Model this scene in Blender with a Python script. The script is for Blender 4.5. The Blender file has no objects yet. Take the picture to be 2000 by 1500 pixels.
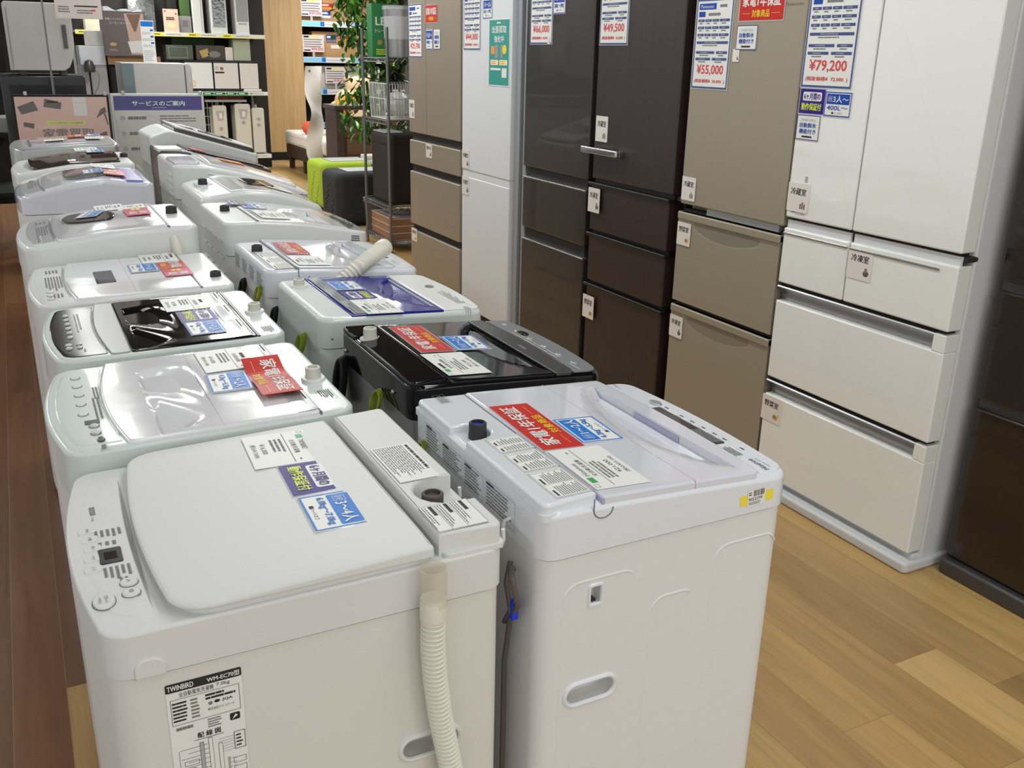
import bpy, math, random
import numpy as np
from mathutils import Matrix, Vector
random.seed(7)
SC = bpy.context.scene
COL = SC.collection
# ------------------------------------------------------------------ camera, world, lights, exposure
cam = bpy.data.objects.new('camera', bpy.data.cameras.new('camera'))
COL.objects.link(cam)
right = (0.8891189, -0.45717421, 0.0214319); down = (-0.13238995, -0.30173498, -0.94415513); fwd = (0.43811013, 0.8366288, -0.32880354)
cam.matrix_world = Matrix(((right[0], -down[0], -fwd[0], 0), (right[1], -down[1], -fwd[1], 0), (right[2], -down[2], -fwd[2], 1.58), (0, 0, 0, 1)))
cam.data.sensor_width = 36; cam.data.lens = 36 * 1830 / 2000; cam.data.clip_start = .05; cam.data.clip_end = 100
SC.camera = cam
SC.view_settings.view_transform = 'Standard'; SC.view_settings.look = 'None'; SC.view_settings.gamma = 1
SC.view_settings.use_curve_mapping = False
SC.view_settings.exposure = -0.15
wd = bpy.data.worlds.new('world'); SC.world = wd; wd.use_nodes = True
wd.node_tree.nodes['Background'].inputs[0].default_value = (.965, 1, 1, 1); wd.node_tree.nodes['Background'].inputs[1].default_value = .8
def ceiling_lamp(x, y, sx, sy, e, col=(.985, 1, .97)):
    l = bpy.data.lights.new('ceiling_lamp', 'AREA'); l.shape = 'RECTANGLE'; l.size = sx; l.size_y = sy; l.energy = e; l.color = col
    o = bpy.data.objects.new('ceiling_lamp', l); COL.objects.link(o); o.location = (x, y, 2.93)
for lx in (-1.9, .35, 1.55):
    for k in range(9):
        ceiling_lamp(lx, -1.6 + k * 2.1, .22, 1.25, {-1.9: 15, .35: 4.3, 1.55: 20}[lx] * (2.1 if k > 3 else 1))
for lx in (-2, 0, 2, 4):
    for ly in (-4, -6.5): ceiling_lamp(lx, ly, 1.2, .3, 24)
for k in range(5):
    ceiling_lamp(4.6, 9.5 + k * 2, 1.2, .25, 50)

# ------------------------------------------------------------------ materials
def lin(c):
    return tuple((v / 255 / 12.92) if v / 255 <= .04045 else ((v / 255 + .055) / 1.055) ** 2.4 for v in c)
MATS = {}
def mat(name, rgb, rough=.45, metal=0., coat=0., alpha=1., trans=0., ior=1.45, spec=.5, noise=0., nscale=200., bump=0., bscale=300.):
    if name in MATS: return MATS[name]
    m = bpy.data.materials.new(name); m.use_nodes = True; nt = m.node_tree; b = nt.nodes['Principled BSDF']
    c = lin(rgb); b.inputs['Base Color'].default_value = (*c, 1); b.inputs['Roughness'].default_value = rough
    b.inputs['Metallic'].default_value = metal; b.inputs['Coat Weight'].default_value = coat; b.inputs['Coat Roughness'].default_value = .04
    b.inputs['Alpha'].default_value = alpha; b.inputs['Transmission Weight'].default_value = trans; b.inputs['IOR'].default_value = ior
    b.inputs['Specular IOR Level'].default_value = spec
    if noise or bump:
        tc = nt.nodes.new('ShaderNodeTexCoord')
        if noise:
            n = nt.nodes.new('ShaderNodeTexNoise'); n.inputs['Scale'].default_value = nscale; n.inputs['Detail'].default_value = 4
            nt.links.new(tc.outputs['Object'], n.inputs['Vector'])
            mx = nt.nodes.new('ShaderNodeMix'); mx.data_type = 'RGBA'
            mx.inputs[6].default_value = (*[v * (1 - noise) for v in c], 1); mx.inputs[7].default_value = (*[min(1, v * (1 + noise)) for v in c], 1)
            nt.links.new(n.outputs['Fac'], mx.inputs[0]); nt.links.new(mx.outputs[2], b.inputs['Base Color'])
        if bump:
            n = nt.nodes.new('ShaderNodeTexNoise'); n.inputs['Scale'].default_value = bscale; n.inputs['Detail'].default_value = 2
            nt.links.new(tc.outputs['Object'], n.inputs['Vector'])
            bp = nt.nodes.new('ShaderNodeBump'); bp.inputs['Strength'].default_value = bump; bp.inputs['Distance'].default_value = .002
            nt.links.new(n.outputs['Fac'], bp.inputs['Height']); nt.links.new(bp.outputs['Normal'], b.inputs['Normal'])
    MATS[name] = m
    return m
def wood(name, c1, c2, stretch=(14, 14, 1.2), rough=.5, scale=6.):
    if name in MATS: return MATS[name]
    m = bpy.data.materials.new(name); m.use_nodes = True; nt = m.node_tree; b = nt.nodes['Principled BSDF']; L = nt.links.new
    tc = nt.nodes.new('ShaderNodeTexCoord'); mp = nt.nodes.new('ShaderNodeMapping'); mp.inputs['Scale'].default_value = stretch
    n = nt.nodes.new('ShaderNodeTexNoise'); n.inputs['Scale'].default_value = scale; n.inputs['Detail'].default_value = 6; n.inputs['Distortion'].default_value = .6
    mx = nt.nodes.new('ShaderNodeMix'); mx.data_type = 'RGBA'; mx.inputs[6].default_value = (*lin(c1), 1); mx.inputs[7].default_value = (*lin(c2), 1)
    rp = nt.nodes.new('ShaderNodeMapRange'); rp.inputs[1].default_value = .3; rp.inputs[2].default_value = .7
    L(tc.outputs['Object'], mp.inputs[0]); L(mp.outputs[0], n.inputs['Vector']); L(n.outputs['Fac'], rp.inputs[0]); L(rp.outputs[0], mx.inputs[0])
    L(mx.outputs[2], b.inputs['Base Color']); b.inputs['Roughness'].default_value = rough
    MATS[name] = m
    return m
def plank_floor(name, cols, pw, pl, rough, seam, grain=.35, seamw=.006):
    m = bpy.data.materials.new(name); m.use_nodes = True; nt = m.node_tree; N = nt.nodes.new; L = nt.links.new; b = nt.nodes['Principled BSDF']
    def ma(op, a, bb=None):
        n = N('ShaderNodeMath'); n.operation = op
        for i, v in enumerate((a, bb)):
            if v is None: continue
            if isinstance(v, (int, float)): n.inputs[i].default_value = v
            else: L(v, n.inputs[i])
        return n.outputs[0]
    g = N('ShaderNodeNewGeometry'); s = N('ShaderNodeSeparateXYZ'); L(g.outputs['Position'], s.inputs[0])
    u = ma('DIVIDE', ma('ADD', s.outputs[0], .068 + 50 * pw), pw); iu = ma('FLOOR', u); fu = ma('FRACT', u)
    w1 = N('ShaderNodeTexWhiteNoise'); w1.noise_dimensions = '1D'; L(iu, w1.inputs['W'])
    v = ma('ADD', ma('DIVIDE', ma('ADD', s.outputs[1], 40), pl), w1.outputs['Value']); iv = ma('FLOOR', v); fv = ma('FRACT', v)
    cb = N('ShaderNodeCombineXYZ'); L(iu, cb.inputs[0]); L(iv, cb.inputs[1])
    w2 = N('ShaderNodeTexWhiteNoise'); w2.noise_dimensions = '2D'; L(cb.outputs[0], w2.inputs['Vector'])
    cr = N('ShaderNodeValToRGB'); L(w2.outputs['Value'], cr.inputs[0])
    while len(cr.color_ramp.elements) < len(cols): cr.color_ramp.elements.new(.5)
    for i, c in enumerate(cols):
        cr.color_ramp.elements[i].position = i / (len(cols) - 1); cr.color_ramp.elements[i].color = (*lin(c), 1)
    off = ma('MULTIPLY', w2.outputs['Value'], 37)
    c2 = N('ShaderNodeCombineXYZ'); L(ma('ADD', ma('MULTIPLY', s.outputs[0], 26), off), c2.inputs[0]); L(ma('MULTIPLY', s.outputs[1], 1.5), c2.inputs[1]); L(off, c2.inputs[2])
    n1 = N('ShaderNodeTexNoise'); n1.inputs['Scale'].default_value = 1; n1.inputs['Detail'].default_value = 7; n1.inputs['Roughness'].default_value = .6; n1.inputs['Distortion'].default_value = .9
    L(c2.outputs[0], n1.inputs['Vector'])
    c3 = N('ShaderNodeCombineXYZ'); L(ma('ADD', ma('MULTIPLY', s.outputs[0], 190), off), c3.inputs[0]); L(ma('MULTIPLY', s.outputs[1], 7), c3.inputs[1])
    n2 = N('ShaderNodeTexNoise'); n2.inputs['Scale'].default_value = 1; n2.inputs['Detail'].default_value = 3; L(c3.outputs[0], n2.inputs['Vector'])
    gr = ma('ADD', ma('MULTIPLY', ma('SUBTRACT', n1.outputs['Fac'], .5), 1.6), ma('MULTIPLY', ma('SUBTRACT', n2.outputs['Fac'], .5), .7))
    fac = ma('ADD', 1., ma('MULTIPLY', gr, grain))
    vm = N('ShaderNodeVectorMath'); vm.operation = 'SCALE'; L(cr.outputs[0], vm.inputs[0]); L(fac, vm.inputs['Scale'])
    e1 = ma('LESS_THAN', fu, seamw / pw); e2 = ma('LESS_THAN', fv, seamw / pl); ed = ma('MAXIMUM', e1, e2)
    mx = N('ShaderNodeMix'); mx.data_type = 'RGBA'; L(ma('MULTIPLY', ed, .55), mx.inputs[0]); L(vm.outputs[0], mx.inputs[6]); mx.inputs[7].default_value = (*lin(seam), 1)
    L(mx.outputs[2], b.inputs['Base Color']); b.inputs['Roughness'].default_value = rough
    L(ma('ADD', rough - .06, ma('MULTIPLY', n1.outputs['Fac'], .15)), b.inputs['Roughness'])
    return m
WHITE = mat('white_plastic', (222, 223, 222), .32, coat=.25)
WARM = mat('warm_white_plastic', (213, 213, 211), .42)
WARMB = mat('warm_white_steel', (214, 212, 205), .5, bump=.05, bscale=900)
COOL = mat('cool_white_plastic', (220, 222, 228), .25, coat=.5)
COOLB = mat('cool_white_steel', (219, 218, 216), .48)
GREEN_W = mat('greenish_white_plastic', (209, 216, 213), .3, coat=.3)
GLOSSW = mat('glossy_white_lid', (224, 224, 227), .14, coat=.5, bump=.35, bscale=11)
LAV = mat('lavender_white_lid', (213, 213, 222), .15, coat=.7)
LAVD = mat('lavender_plastic', (172, 170, 200), .3)
GREYP = mat('grey_plastic', (120, 121, 123), .4)
SILV = mat('silver_plastic', (176, 177, 178), .3, metal=.5)
DKGREY = mat('dark_grey_plastic', (62, 61, 62), .35, coat=.3)
BLACKG = mat('black_gloss', (14, 13, 15), .07, spec=.45)
BLACKP = mat('black_plastic', (22, 22, 23), .3, coat=.5)
BLACKM = mat('black_matte', (24, 23, 23), .7)
SMOKE = mat('smoked_glass', (58, 48, 42), .06)
BLUEL = mat('blue_gloss_lid', (26, 32, 128), .08, spec=.4)
BLUED = mat('deep_blue_gloss', (16, 24, 92), .1, coat=1)
NOZB = mat('brown_rubber', (82, 72, 64), .6)
NOZK = mat('black_rubber', (48, 47, 48), .6)
NOZW = mat('ivory_plastic', (205, 203, 193), .4)
HOSE = mat('hose_white', (222, 218, 205), .45)
CLEAR = mat('clear_plastic', (222, 214, 192), .08, alpha=.3)
FILM = mat('laminate_film', (240, 242, 245), .08, alpha=.35, coat=1)
PAPER = mat('paper_white', (228, 228, 224), .4)
INK = mat('ink_black', (38, 36, 36), .6)
INKG = mat('ink_grey', (120, 119, 118), .6)
INKL = mat('ink_light_grey', (168, 167, 166), .6)
RED = mat('sign_red', (196, 38, 30), .4, spec=.3)
YEL = mat('sign_yellow', (247, 210, 40), .4)
ORANGE = mat('sign_orange', (240, 150, 60), .4)
BLUE = mat('sign_blue', (22, 118, 205), .4, spec=.3)
BLUEF = mat('card_blue', (20, 68, 165), .4, spec=.3)
NAVY = mat('card_navy', (62, 78, 132), .4)
PURP = mat('sign_purple', (48, 20, 128), .4, spec=.3)
LIME = mat('text_lime', (224, 236, 60), .4)
GREEN = mat('label_green', (52, 160, 75), .4)
PRICE = mat('price_red', (214, 62, 66), .4)
MAGENTA = mat('sign_magenta', (196, 40, 96), .4, spec=.3)
TEAL = mat('poster_teal', (50, 150, 140), .4)
CREAM = mat('cream_print', (246, 228, 176), .5)
TAPE = mat('yellow_tape', (240, 218, 60), .4)
CHROME = mat('chrome', (200, 200, 202), .14, metal=1)
STEEL = mat('brushed_steel', (168, 168, 170), .32, metal=.9)
GALV = mat('galvanised_steel', (120, 122, 124), .45, metal=.6)
EARTH = mat('earth_wire_yellow_green', (150, 162, 36), .5)
CORDM = mat('cord_grey', (92, 84, 82), .6)
CLIPB = mat('clip_blue', (28, 60, 214), .4)

# ------------------------------------------------------------------ mesh tools
TXT = {}
def text_geo(s, bold=.0):
    k = s
    if k not in TXT:
        c = bpy.data.curves.new('t', 'FONT'); c.body = s; c.size = 1; c.resolution_u = 2
        o = bpy.data.objects.new('t', c); COL.objects.link(o); bpy.context.view_layer.update()
        dg = bpy.context.evaluated_depsgraph_get()
        me = bpy.data.meshes.new_from_object(o.evaluated_get(dg))
        v = np.array([p.co[:2] for p in me.vertices]) if len(me.vertices) else np.zeros((0, 2))
        f = [tuple(p.vertices) for p in me.polygons]
        if len(v):
            lo = v.min(0); hi = v.max(0); v = (v - lo) / np.maximum(hi - lo, 1e-6)
        bpy.data.objects.remove(o); bpy.data.curves.remove(c); bpy.data.meshes.remove(me)
        TXT[k] = (v, f)
    return TXT[k]
def arc(cx, cy, r, a0, a1, n=5):
    return [(cx + r * math.cos(a0 + (a1 - a0) * i / n), cy + r * math.sin(a0 + (a1 - a0) * i / n)) for i in range(n + 1)]
def rrect(x0, x1, y0, y1, r, n=4):
    r = min(r, (x1 - x0) / 2 - 1e-5, (y1 - y0) / 2 - 1e-5); P = math.pi
    return arc(x1 - r, y0 + r, r, -P / 2, 0, n) + arc(x1 - r, y1 - r, r, 0, P / 2, n) + arc(x0 + r, y1 - r, r, P / 2, P, n) + arc(x0 + r, y0 + r, r, P, 1.5 * P, n)
def ellipse(cx, cy, a, b, n=20):
    return [(cx + a * math.cos(2 * math.pi * i / n), cy + b * math.sin(2 * math.pi * i / n)) for i in range(n)]
def inset(pts, d):
    p = np.array(pts, float); e = np.roll(p, -1, 0) - p; L = np.linalg.norm(e, axis=1, keepdims=True); L[L < 1e-9] = 1; e /= L
    n = np.stack([-e[:, 1], e[:, 0]], 1); m = n + np.roll(n, 1, 0); ml = np.linalg.norm(m, axis=1, keepdims=True); ml[ml < 1e-6] = 1
    m /= ml; c = np.maximum((m * n).sum(1, keepdims=True), .45)
    return p + m * d / c
class MB:
    def __init__(s): s.v = []; s.f = []; s.mi = []; s.mats = []
    def slot(s, m):
        if m not in s.mats: s.mats.append(m)
        return s.mats.index(m)
    def add(s, v, f, m, M=None):
        b = len(s.v); k = s.slot(m)
        if M is not None: v = [tuple(M @ Vector(p)) for p in v]
        s.v.extend([tuple(p) for p in v]); s.f.extend([tuple(b + i for i in q) for q in f]); s.mi.extend([k] * len(f))
        return s
    def rings(s, rings, m, closed=True, cap0=True, cap1=True, M=None):
        n = len(rings[0]); v = [p for r in rings for p in r]; f = []
        for i in range(len(rings) - 1):
            for j in range(n if closed else n - 1):
                a = i * n + j; b2 = i * n + (j + 1) % n
                f.append((a, b2, b2 + n, a + n))
        k = len(v)
        if cap0: v += list(rings[0]); f.append(tuple(range(k + n - 1, k - 1, -1))); k = len(v)
        if cap1: v += list(rings[-1]); f.append(tuple(range(k, k + n)))
        return s.add(v, f, m, M)
    def prism(s, pts, z0, z1, m, b=0., nb=3, M=None, zf=None, bot=True):
        # outline (x, y) counter-clockwise, extruded from z0 to z1 (or to zf(x, y)) with a rounded top edge b
        if zf is None: zf = lambda x, y: z1
        R = [[(x, y, z0) for x, y in pts]]
        if b <= 0: R.append([(x, y, zf(x, y)) for x, y in pts])
        else:
            for k in range(nb + 1):
                a = math.pi / 2 * k / nb; q = inset(pts, b * (1 - math.cos(a)))
                R.append([(x, y, zf(x, y) - b * (1 - math.sin(a))) for x, y in q])
        return s.rings(R, m, cap0=bot, M=M)
    def rbox(s, x0, x1, y0, y1, z0, z1, m, r=0., b=0., n=4, M=None):
        if r <= 0 and b <= 0:
            v = [(x, y, z) for z in (z0, z1) for x, y in ((x0, y0), (x1, y0), (x1, y1), (x0, y1))]
            return s.add(v, [(3, 2, 1, 0), (4, 5, 6, 7), (0, 1, 5, 4), (1, 2, 6, 5), (2, 3, 7, 6), (3, 0, 4, 7)], m, M)
        r = max(r, b, 1e-4); pts = rrect(x0, x1, y0, y1, r, n); R = []
        if b > 0:
            for k in range(n, -1, -1):
                a = math.pi / 2 * k / n; R.append([(x, y, z0 + b * (1 - math.sin(a))) for x, y in inset(pts, b * (1 - math.cos(a)))])
            for k in range(n + 1):
                a = math.pi / 2 * k / n; R.append([(x, y, z1 - b * (1 - math.sin(a))) for x, y in inset(pts, b * (1 - math.cos(a)))])
        else: R = [[(x, y, z0) for x, y in pts], [(x, y, z1) for x, y in pts]]
        return s.rings(R, m, M=M)
    def lathe(s, prof, m, c=(0, 0, 0), n=24, M=None, cap0=True, cap1=True):
        R = [[(c[0] + r * math.cos(2 * math.pi * i / n), c[1] + r * math.sin(2 * math.pi * i / n), c[2] + z) for i in range(n)] for r, z in prof]
        return s.rings(R, m, M=M, cap0=cap0, cap1=cap1)
    def tube(s, path, r, m, n=8, closed=False, M=None):
        P = [Vector(p) for p in path]; R = []; up = Vector((0, 0, 1)); k = len(P)
        T = [(P[(i + 1) % k if closed else min(i + 1, k - 1)] - P[(i - 1) % k if closed else max(i - 1, 0)]).normalized() for i in range(k)]
        a = T[0].cross(up if abs(T[0].z) < .9 else Vector((1, 0, 0))).normalized()
        for i in range(k):
            a = (a - T[i] * a.dot(T[i])).normalized(); b = T[i].cross(a)
            rr = r(i) if callable(r) else r
            R.append([tuple(P[i] + a * rr * math.cos(2 * math.pi * j / n) + b * rr * math.sin(2 * math.pi * j / n)) for j in range(n)])
        if closed: R.append(R[0])
        return s.rings(R, m, M=M, cap0=not closed, cap1=not closed)
    def sphere(s, c, r, m, n=14, k=9, M=None):
        r = r if isinstance(r, tuple) else (r, r, r); R = []
        for i in range(k + 1):
            t = math.pi * (i / k - .5); t = max(min(t, 1.55), -1.55)
            R.append([(c[0] + r[0] * math.cos(t) * math.cos(2 * math.pi * j / n), c[1] + r[1] * math.cos(t) * math.sin(2 * math.pi * j / n), c[2] + r[2] * math.sin(t)) for j in range(n)])
        return s.rings(R, m, M=M)
    def loft(s, pts, z0, zf, m, b=.008, nb=3, ys=(.85, .6, .35, .12, 0), M=None):
        # outline symmetric about y = 0; top surface follows zf(x, y)
        R = [[(x, y, z0) for x, y in pts]]
        for k in range(nb + 1):
            a = math.pi / 2 * k / nb; q = inset(pts, b * (1 - math.cos(a)))
            R.append([(x, y, zf(x, y) - b * (1 - math.sin(a))) for x, y in q])
        q = inset(pts, b)
        for t in ys: R.append([(x, y * t, zf(x, y * t)) for x, y in q])
        return s.rings(R, m, cap1=False, M=M)
    # flat printing on a plane given by M: u right, v up, w out
    def rect(s, u0, v0, u1, v1, m, layer, M, r=0.):
        w = .0004 * layer
        pts = rrect(u0, u1, v0, v1, r, 3) if r > 0 else [(u0, v0), (u1, v0), (u1, v1), (u0, v1)]
        return s.add([(u, v, w) for u, v in pts], [tuple(range(len(pts)))], m, M)
    def poly(s, pts, m, layer, M):
        return s.add([(u, v, .0004 * layer) for u, v in pts], [tuple(range(len(pts)))], m, M)
    def frame(s, u0, v0, u1, v1, t, m, layer, M):
        for a in ((u0, v0, u1, v0 + t), (u0, v1 - t, u1, v1), (u0, v0 + t, u0 + t, v1 - t), (u1 - t, v0 + t, u1, v1 - t)): s.rect(*a, m, layer, M)
    def text(s, t, u0, v0, u1, v1, m, layer, M, bold=.004):
        v, f = text_geo(t, bold)
        if len(v):
            d = bold * (v1 - v0) * 1.1
            for k, (sx, sy) in enumerate(((-d, -d * .5), (d, d * .5), (d, -d * .5), (-d, d * .5)) if bold >= .012 else ((0, 0),)):
                s.add([(u0 + a * (u1 - u0) + sx, v0 + b * (v1 - v0) + sy, .0004 * layer + .00008 * k) for a, b in v], f, m, M)
        return s
    def bars(s, u0, v0, u1, v1, n, m, layer, M, fill=.45, dens=.8, chunk=.2):
        h = (v1 - v0) / n
        for i in range(n):
            y = v1 - (i + .5) * h; x = u0; e = u0 + (u1 - u0) * (random.uniform(dens - .15, 1) if i % 3 else dens)
            while x < e - .002:
                w = min((u1 - u0) * random.uniform(chunk * .4, chunk * 1.6), e - x)
                s.rect(x, y - h * fill / 2, x + w, y + h * fill / 2, m, layer, M); x += w + (u1 - u0) * .018
        return s
    def build(s, name, parent=None, world=False, sharp=40, wn=True):
        me = bpy.data.meshes.new(name)
        v = s.v
        if world and parent is not None:
            I = parent.matrix_basis.inverted() if parent.parent is None else (parent.parent.matrix_basis @ parent.matrix_basis).inverted()
            v = [tuple(I @ Vector(p)) for p in v]
        me.from_pydata(v, [], s.f)
        for m in s.mats: me.materials.append(m)
        me.polygons.foreach_set('material_index', s.mi)
        me.polygons.foreach_set('use_smooth', [True] * len(s.f))
        me.update(); me.set_sharp_from_angle(angle=math.radians(sharp))
        o = bpy.data.objects.new(name, me); COL.objects.link(o)
        if wn and len(s.f) > 6:
            w = o.modifiers.new('normals', 'WEIGHTED_NORMAL'); w.keep_sharp = True
        if parent is not None: o.parent = parent
        return o
def tag(o, label, cat, group=None, kind=None):
    o['label'] = label; o['category'] = cat
    if group: o['group'] = group
    if kind: o['kind'] = kind
    return o
def empty(name, loc, label, cat, group=None, rz=0.):
    o = bpy.data.objects.new(name, None); COL.objects.link(o); o.empty_display_size = .1
    o.matrix_basis = Matrix.Translation(loc) @ Matrix.Rotation(rz, 4, 'Z')
    return tag(o, label, cat, group)
def struct(o):
    o['kind'] = 'structure'; return o
def cut(o, cutter):
    c = cutter.build('cutter', wn=False); b = o.modifiers.new('cut', 'BOOLEAN'); b.object = c; b.operation = 'DIFFERENCE'; b.solver = 'EXACT'
    while o.modifiers[0] != b and len(o.modifiers) > 1 and o.modifiers[0].type == 'WEIGHTED_NORMAL': o.modifiers.remove(o.modifiers[0])
    c.parent = o.parent; bpy.context.view_layer.update()
    me = bpy.data.meshes.new_from_object(o.evaluated_get(bpy.context.evaluated_depsgraph_get()))
    o.modifiers.clear(); o.data = me; me.set_sharp_from_angle(angle=math.radians(40))
    bpy.data.objects.remove(c); w = o.modifiers.new('normals', 'WEIGHTED_NORMAL'); w.keep_sharp = True
def axes(o, u, v, w):
    return Matrix(((u[0], v[0], w[0], o[0]), (u[1], v[1], w[1], o[1]), (u[2], v[2], w[2], o[2]), (0, 0, 0, 1)))
I4 = Matrix.Identity(4)

# ------------------------------------------------------------------ the room
f = MB()
OAK = plank_floor('oak_planks', [(142, 110, 70), (190, 155, 97), (163, 128, 82), (198, 164, 107), (172, 138, 88)], .172, 1.15, .36, (120, 88, 56), .46, .002)
WALN = plank_floor('walnut_planks', [(104, 70, 46), (124, 86, 58), (112, 78, 54)], .125, 1.9, .3, (160, 124, 92), .22, .002)
f.rbox(-.068, 7, -2.5, 2.34, -.05, 0, OAK); f.rbox(.15, 7, 2.34, 19, -.05, 0, OAK); f.rbox(-4, -.068, -2.5, 2.34, -.05, 0, WALN); f.rbox(-4, .15, 2.34, 19, -.05, 0, WALN)
struct(f.build('floor', wn=False))
CEIL = mat('ceiling_grey', (82, 81, 80), .9)
WALLM = mat('wall_grey', (140, 136, 130), .85); WALLD = mat('wall_dark', (52, 48, 46), .85)
struct(MB().rbox(-4, 7, -1.5, 19, 3, 3.05, CEIL).build('ceiling'))
struct(MB().rbox(-4, 7, 18.95, 19, 0, 3, WALLD).build('wall_back'))
struct(MB().rbox(7, 7.05, -2.5, 19, 0, 3, WALLM).build('wall_right'))
WOODP = wood('pillar_oak', (200, 164, 114), (220, 184, 134), (9, 9, .5), .45, 2.5)
p = MB(); p.rbox(3.5, 4.09, 14.9, 15.9, .12, 3, WOODP, .004); struct(p.build('pillar'))
struct(MB().rbox(3.49, 4.1, 14.885, 15.92, 0, .12, BLACKM).build('trim_1'))

# ------------------------------------------------------------------ shop cards (each a thing of its own)
def card_red(w=.235, h=.083):
    b = MB(); b.rbox(-w / 2 - .004, w / 2 + .004, -h / 2 - .004, h / 2 + .004, -.0012, -.0002, FILM)
    b.rbox(-w / 2, w / 2, -h / 2, h / 2, -.001, .0002, RED)
    b.text('家電1年保証', -w * .43, -h * .06, w * .43, h * .36, PAPER, 2, I4, .02)
    b.text('対象商品', -w * .2, -h * .4, w * .2, -h * .16, YEL, 2, I4, .015)
    b.rect(-w * .43, -h * .29, -w * .24, -h * .27, ORANGE, 2, I4); b.rect(w * .24, -h * .29, w * .43, -h * .27, ORANGE, 2, I4)
    return b
def card_people(t='1〜2人', sub='4.2kg〜5.5kg', w=.122, h=.086, blue=None, border=True):
    blue = blue or BLUE; b = MB(); b.rbox(-w / 2 - .003, w / 2 + .003, -h / 2 - .003, h / 2 + .003, -.0012, -.0002, FILM)
    b.rbox(-w / 2, w / 2, -h / 2, h / 2, -.001, .0002, PAPER); b.frame(-w / 2, -h / 2, w / 2, h / 2, .0035, blue, 1, I4)
    b.rect(-w * .44, h * .0, w * .44, h * .42, blue, 1.5, I4, .002)
    b.frame(-w * .38, h * .1, -w * .22, h * .32, .0008, PAPER, 3, I4); b.text('目安', -w * .36, h * .14, -w * .24, h * .28, PAPER, 3, I4)
    b.text(t, -w * .18, h * .07, w * .4, h * .35, PAPER, 3, I4, .02)
    b.text(sub, -w * .4, -h * .24, w * .4, -h * .06, blue, 2, I4, .02)
    b.rect(-w * .2, -h * .4, -w * .13, -h * .32, INK, 2, I4); b.text('ハードオフ', -w * .12, -h * .4, w * .2, -h * .32, INK, 2, I4)
    return b
def card_warranty(w=.125, h=.083):
    b = MB(); b.rbox(-w / 2 - .003, w / 2 + .003, -h / 2 - .003, h / 2 + .003, -.0012, -.0002, FILM)
    b.rbox(-w / 2, w / 2, -h / 2, h / 2, -.001, .0002, PURP)
    b.rect(-w * .38, h * .02, w * .38, h * .38, PAPER, 1.5, I4, .006); b.text('6ヶ月間の', -w * .33, h * .07, w * .33, h * .33, PURP, 3, I4, .015)
    b.text('動作保証付', -w * .4, -h * .36, w * .4, -h * .07, LIME, 2, I4, .018)
    return b
def card_spec(title='全自動洗濯機', price='¥16,000', tax='(税込¥17,600)', mark=GREEN, w=.168, h=.112, maker=''):
    b = MB(); b.rbox(-w / 2, w / 2, -h / 2, h / 2, -.001, .0002, PAPER)
    b.frame(-w * .47, h * .38, -w * .4, h * .46, .0008, INKG, 1, I4)
    if mark: b.rect(-w * .36, h * .33, -w * .24, h * .44, mark, 1, I4)
    b.text(maker, -w * .2, h * .33, w * .12, h * .42, INK, 1, I4) if maker else b.bars(-w * .2, h * .33, w * .1, h * .42, 1, INK, 1, I4, .8)
    b.text(title, -w * .22, h * .19, w * .2, h * .28, INK, 1, I4)
    b.rect(-w * .46, h * .125, w * .46, h * .135, INK, 1, I4)
    b.bars(-w * .3, -h * .13, w * .22, h * .09, 3, INKG, 1, I4, .55)
    b.text(price, -w * .2, -h * .3, w * .12, -h * .2, INK, 1, I4); b.text(tax, -w * .22, -h * .44, w * .2, -h * .34, INK, 1, I4)
    b.bars(w * .36, h * .2, w * .44, h * .26, 1, INKG, 1, I4)
    return b
def card_fridge(price, tax, w=.226, h=.325, maker=None, model=''):
    b = MB(); b.rbox(-w / 2 - .004, w / 2 + .004, -h / 2 - .004, h / 2 + .004, -.0012, -.0002, FILM)
    b.rbox(-w / 2, w / 2, -h / 2, h / 2, -.001, .0002, PAPER); b.frame(-w / 2, -h / 2, w / 2, h / 2, .0065, NAVY, 1, I4)
    y = -h / 2
    b.text(price, -w * .37, y + .049, w * .37, y + .088, PRICE, 2, I4, .02)
    b.text('(税抜価格¥  ' + tax + '  )', -w * .42, y + .019, w * .42, y + .035, PRICE, 2, I4, .02)
    rows = [(.104, (.42, .4)), (.128, (.52, .3)), (.164, (.87,)), (.192, (.18, .18, .18, .27)), (.218, (.18, .18, .18, .27)), (.244, (.18, .18, .18, .27))]
    for dy, ws in rows:
        g = (.87 - sum(ws)) / max(1, len(ws) - 1) if len(ws) > 1 else 0; u = -w * .435
        for q in ws:
            b.rect(u, y + dy, u + q * w, y + dy + .0095, NAVY, 2, I4); b.bars(u + q * w * .25, y + dy + .003, u + q * w * .75, y + dy + .0065, 1, INKL, 3, I4, .8); b.bars(u + q * w * .2, y + dy - .0085, u + q * w * .8, y + dy - .003, 1, INKG, 2, I4, .7); u += (q + g) * w
    b.rect(-w * .43, y + .262, -w * .25, y + .281, BLUEF, 2, I4); b.bars(-w * .16, y + .265, w * .25, y + .276, 1, INKG, 2, I4, .9)
    b.rect(-w * .43, y + .288, w * .04, y + .31, BLUEF, 2, I4); b.bars(w * .14, y + .293, w * .38, y + .306, 1, INKG, 2, I4, .7)
    if maker: b.text(maker, -w * .38, y + .293, -w * .02, y + .305, PAPER, 3, I4)
    return b
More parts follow.
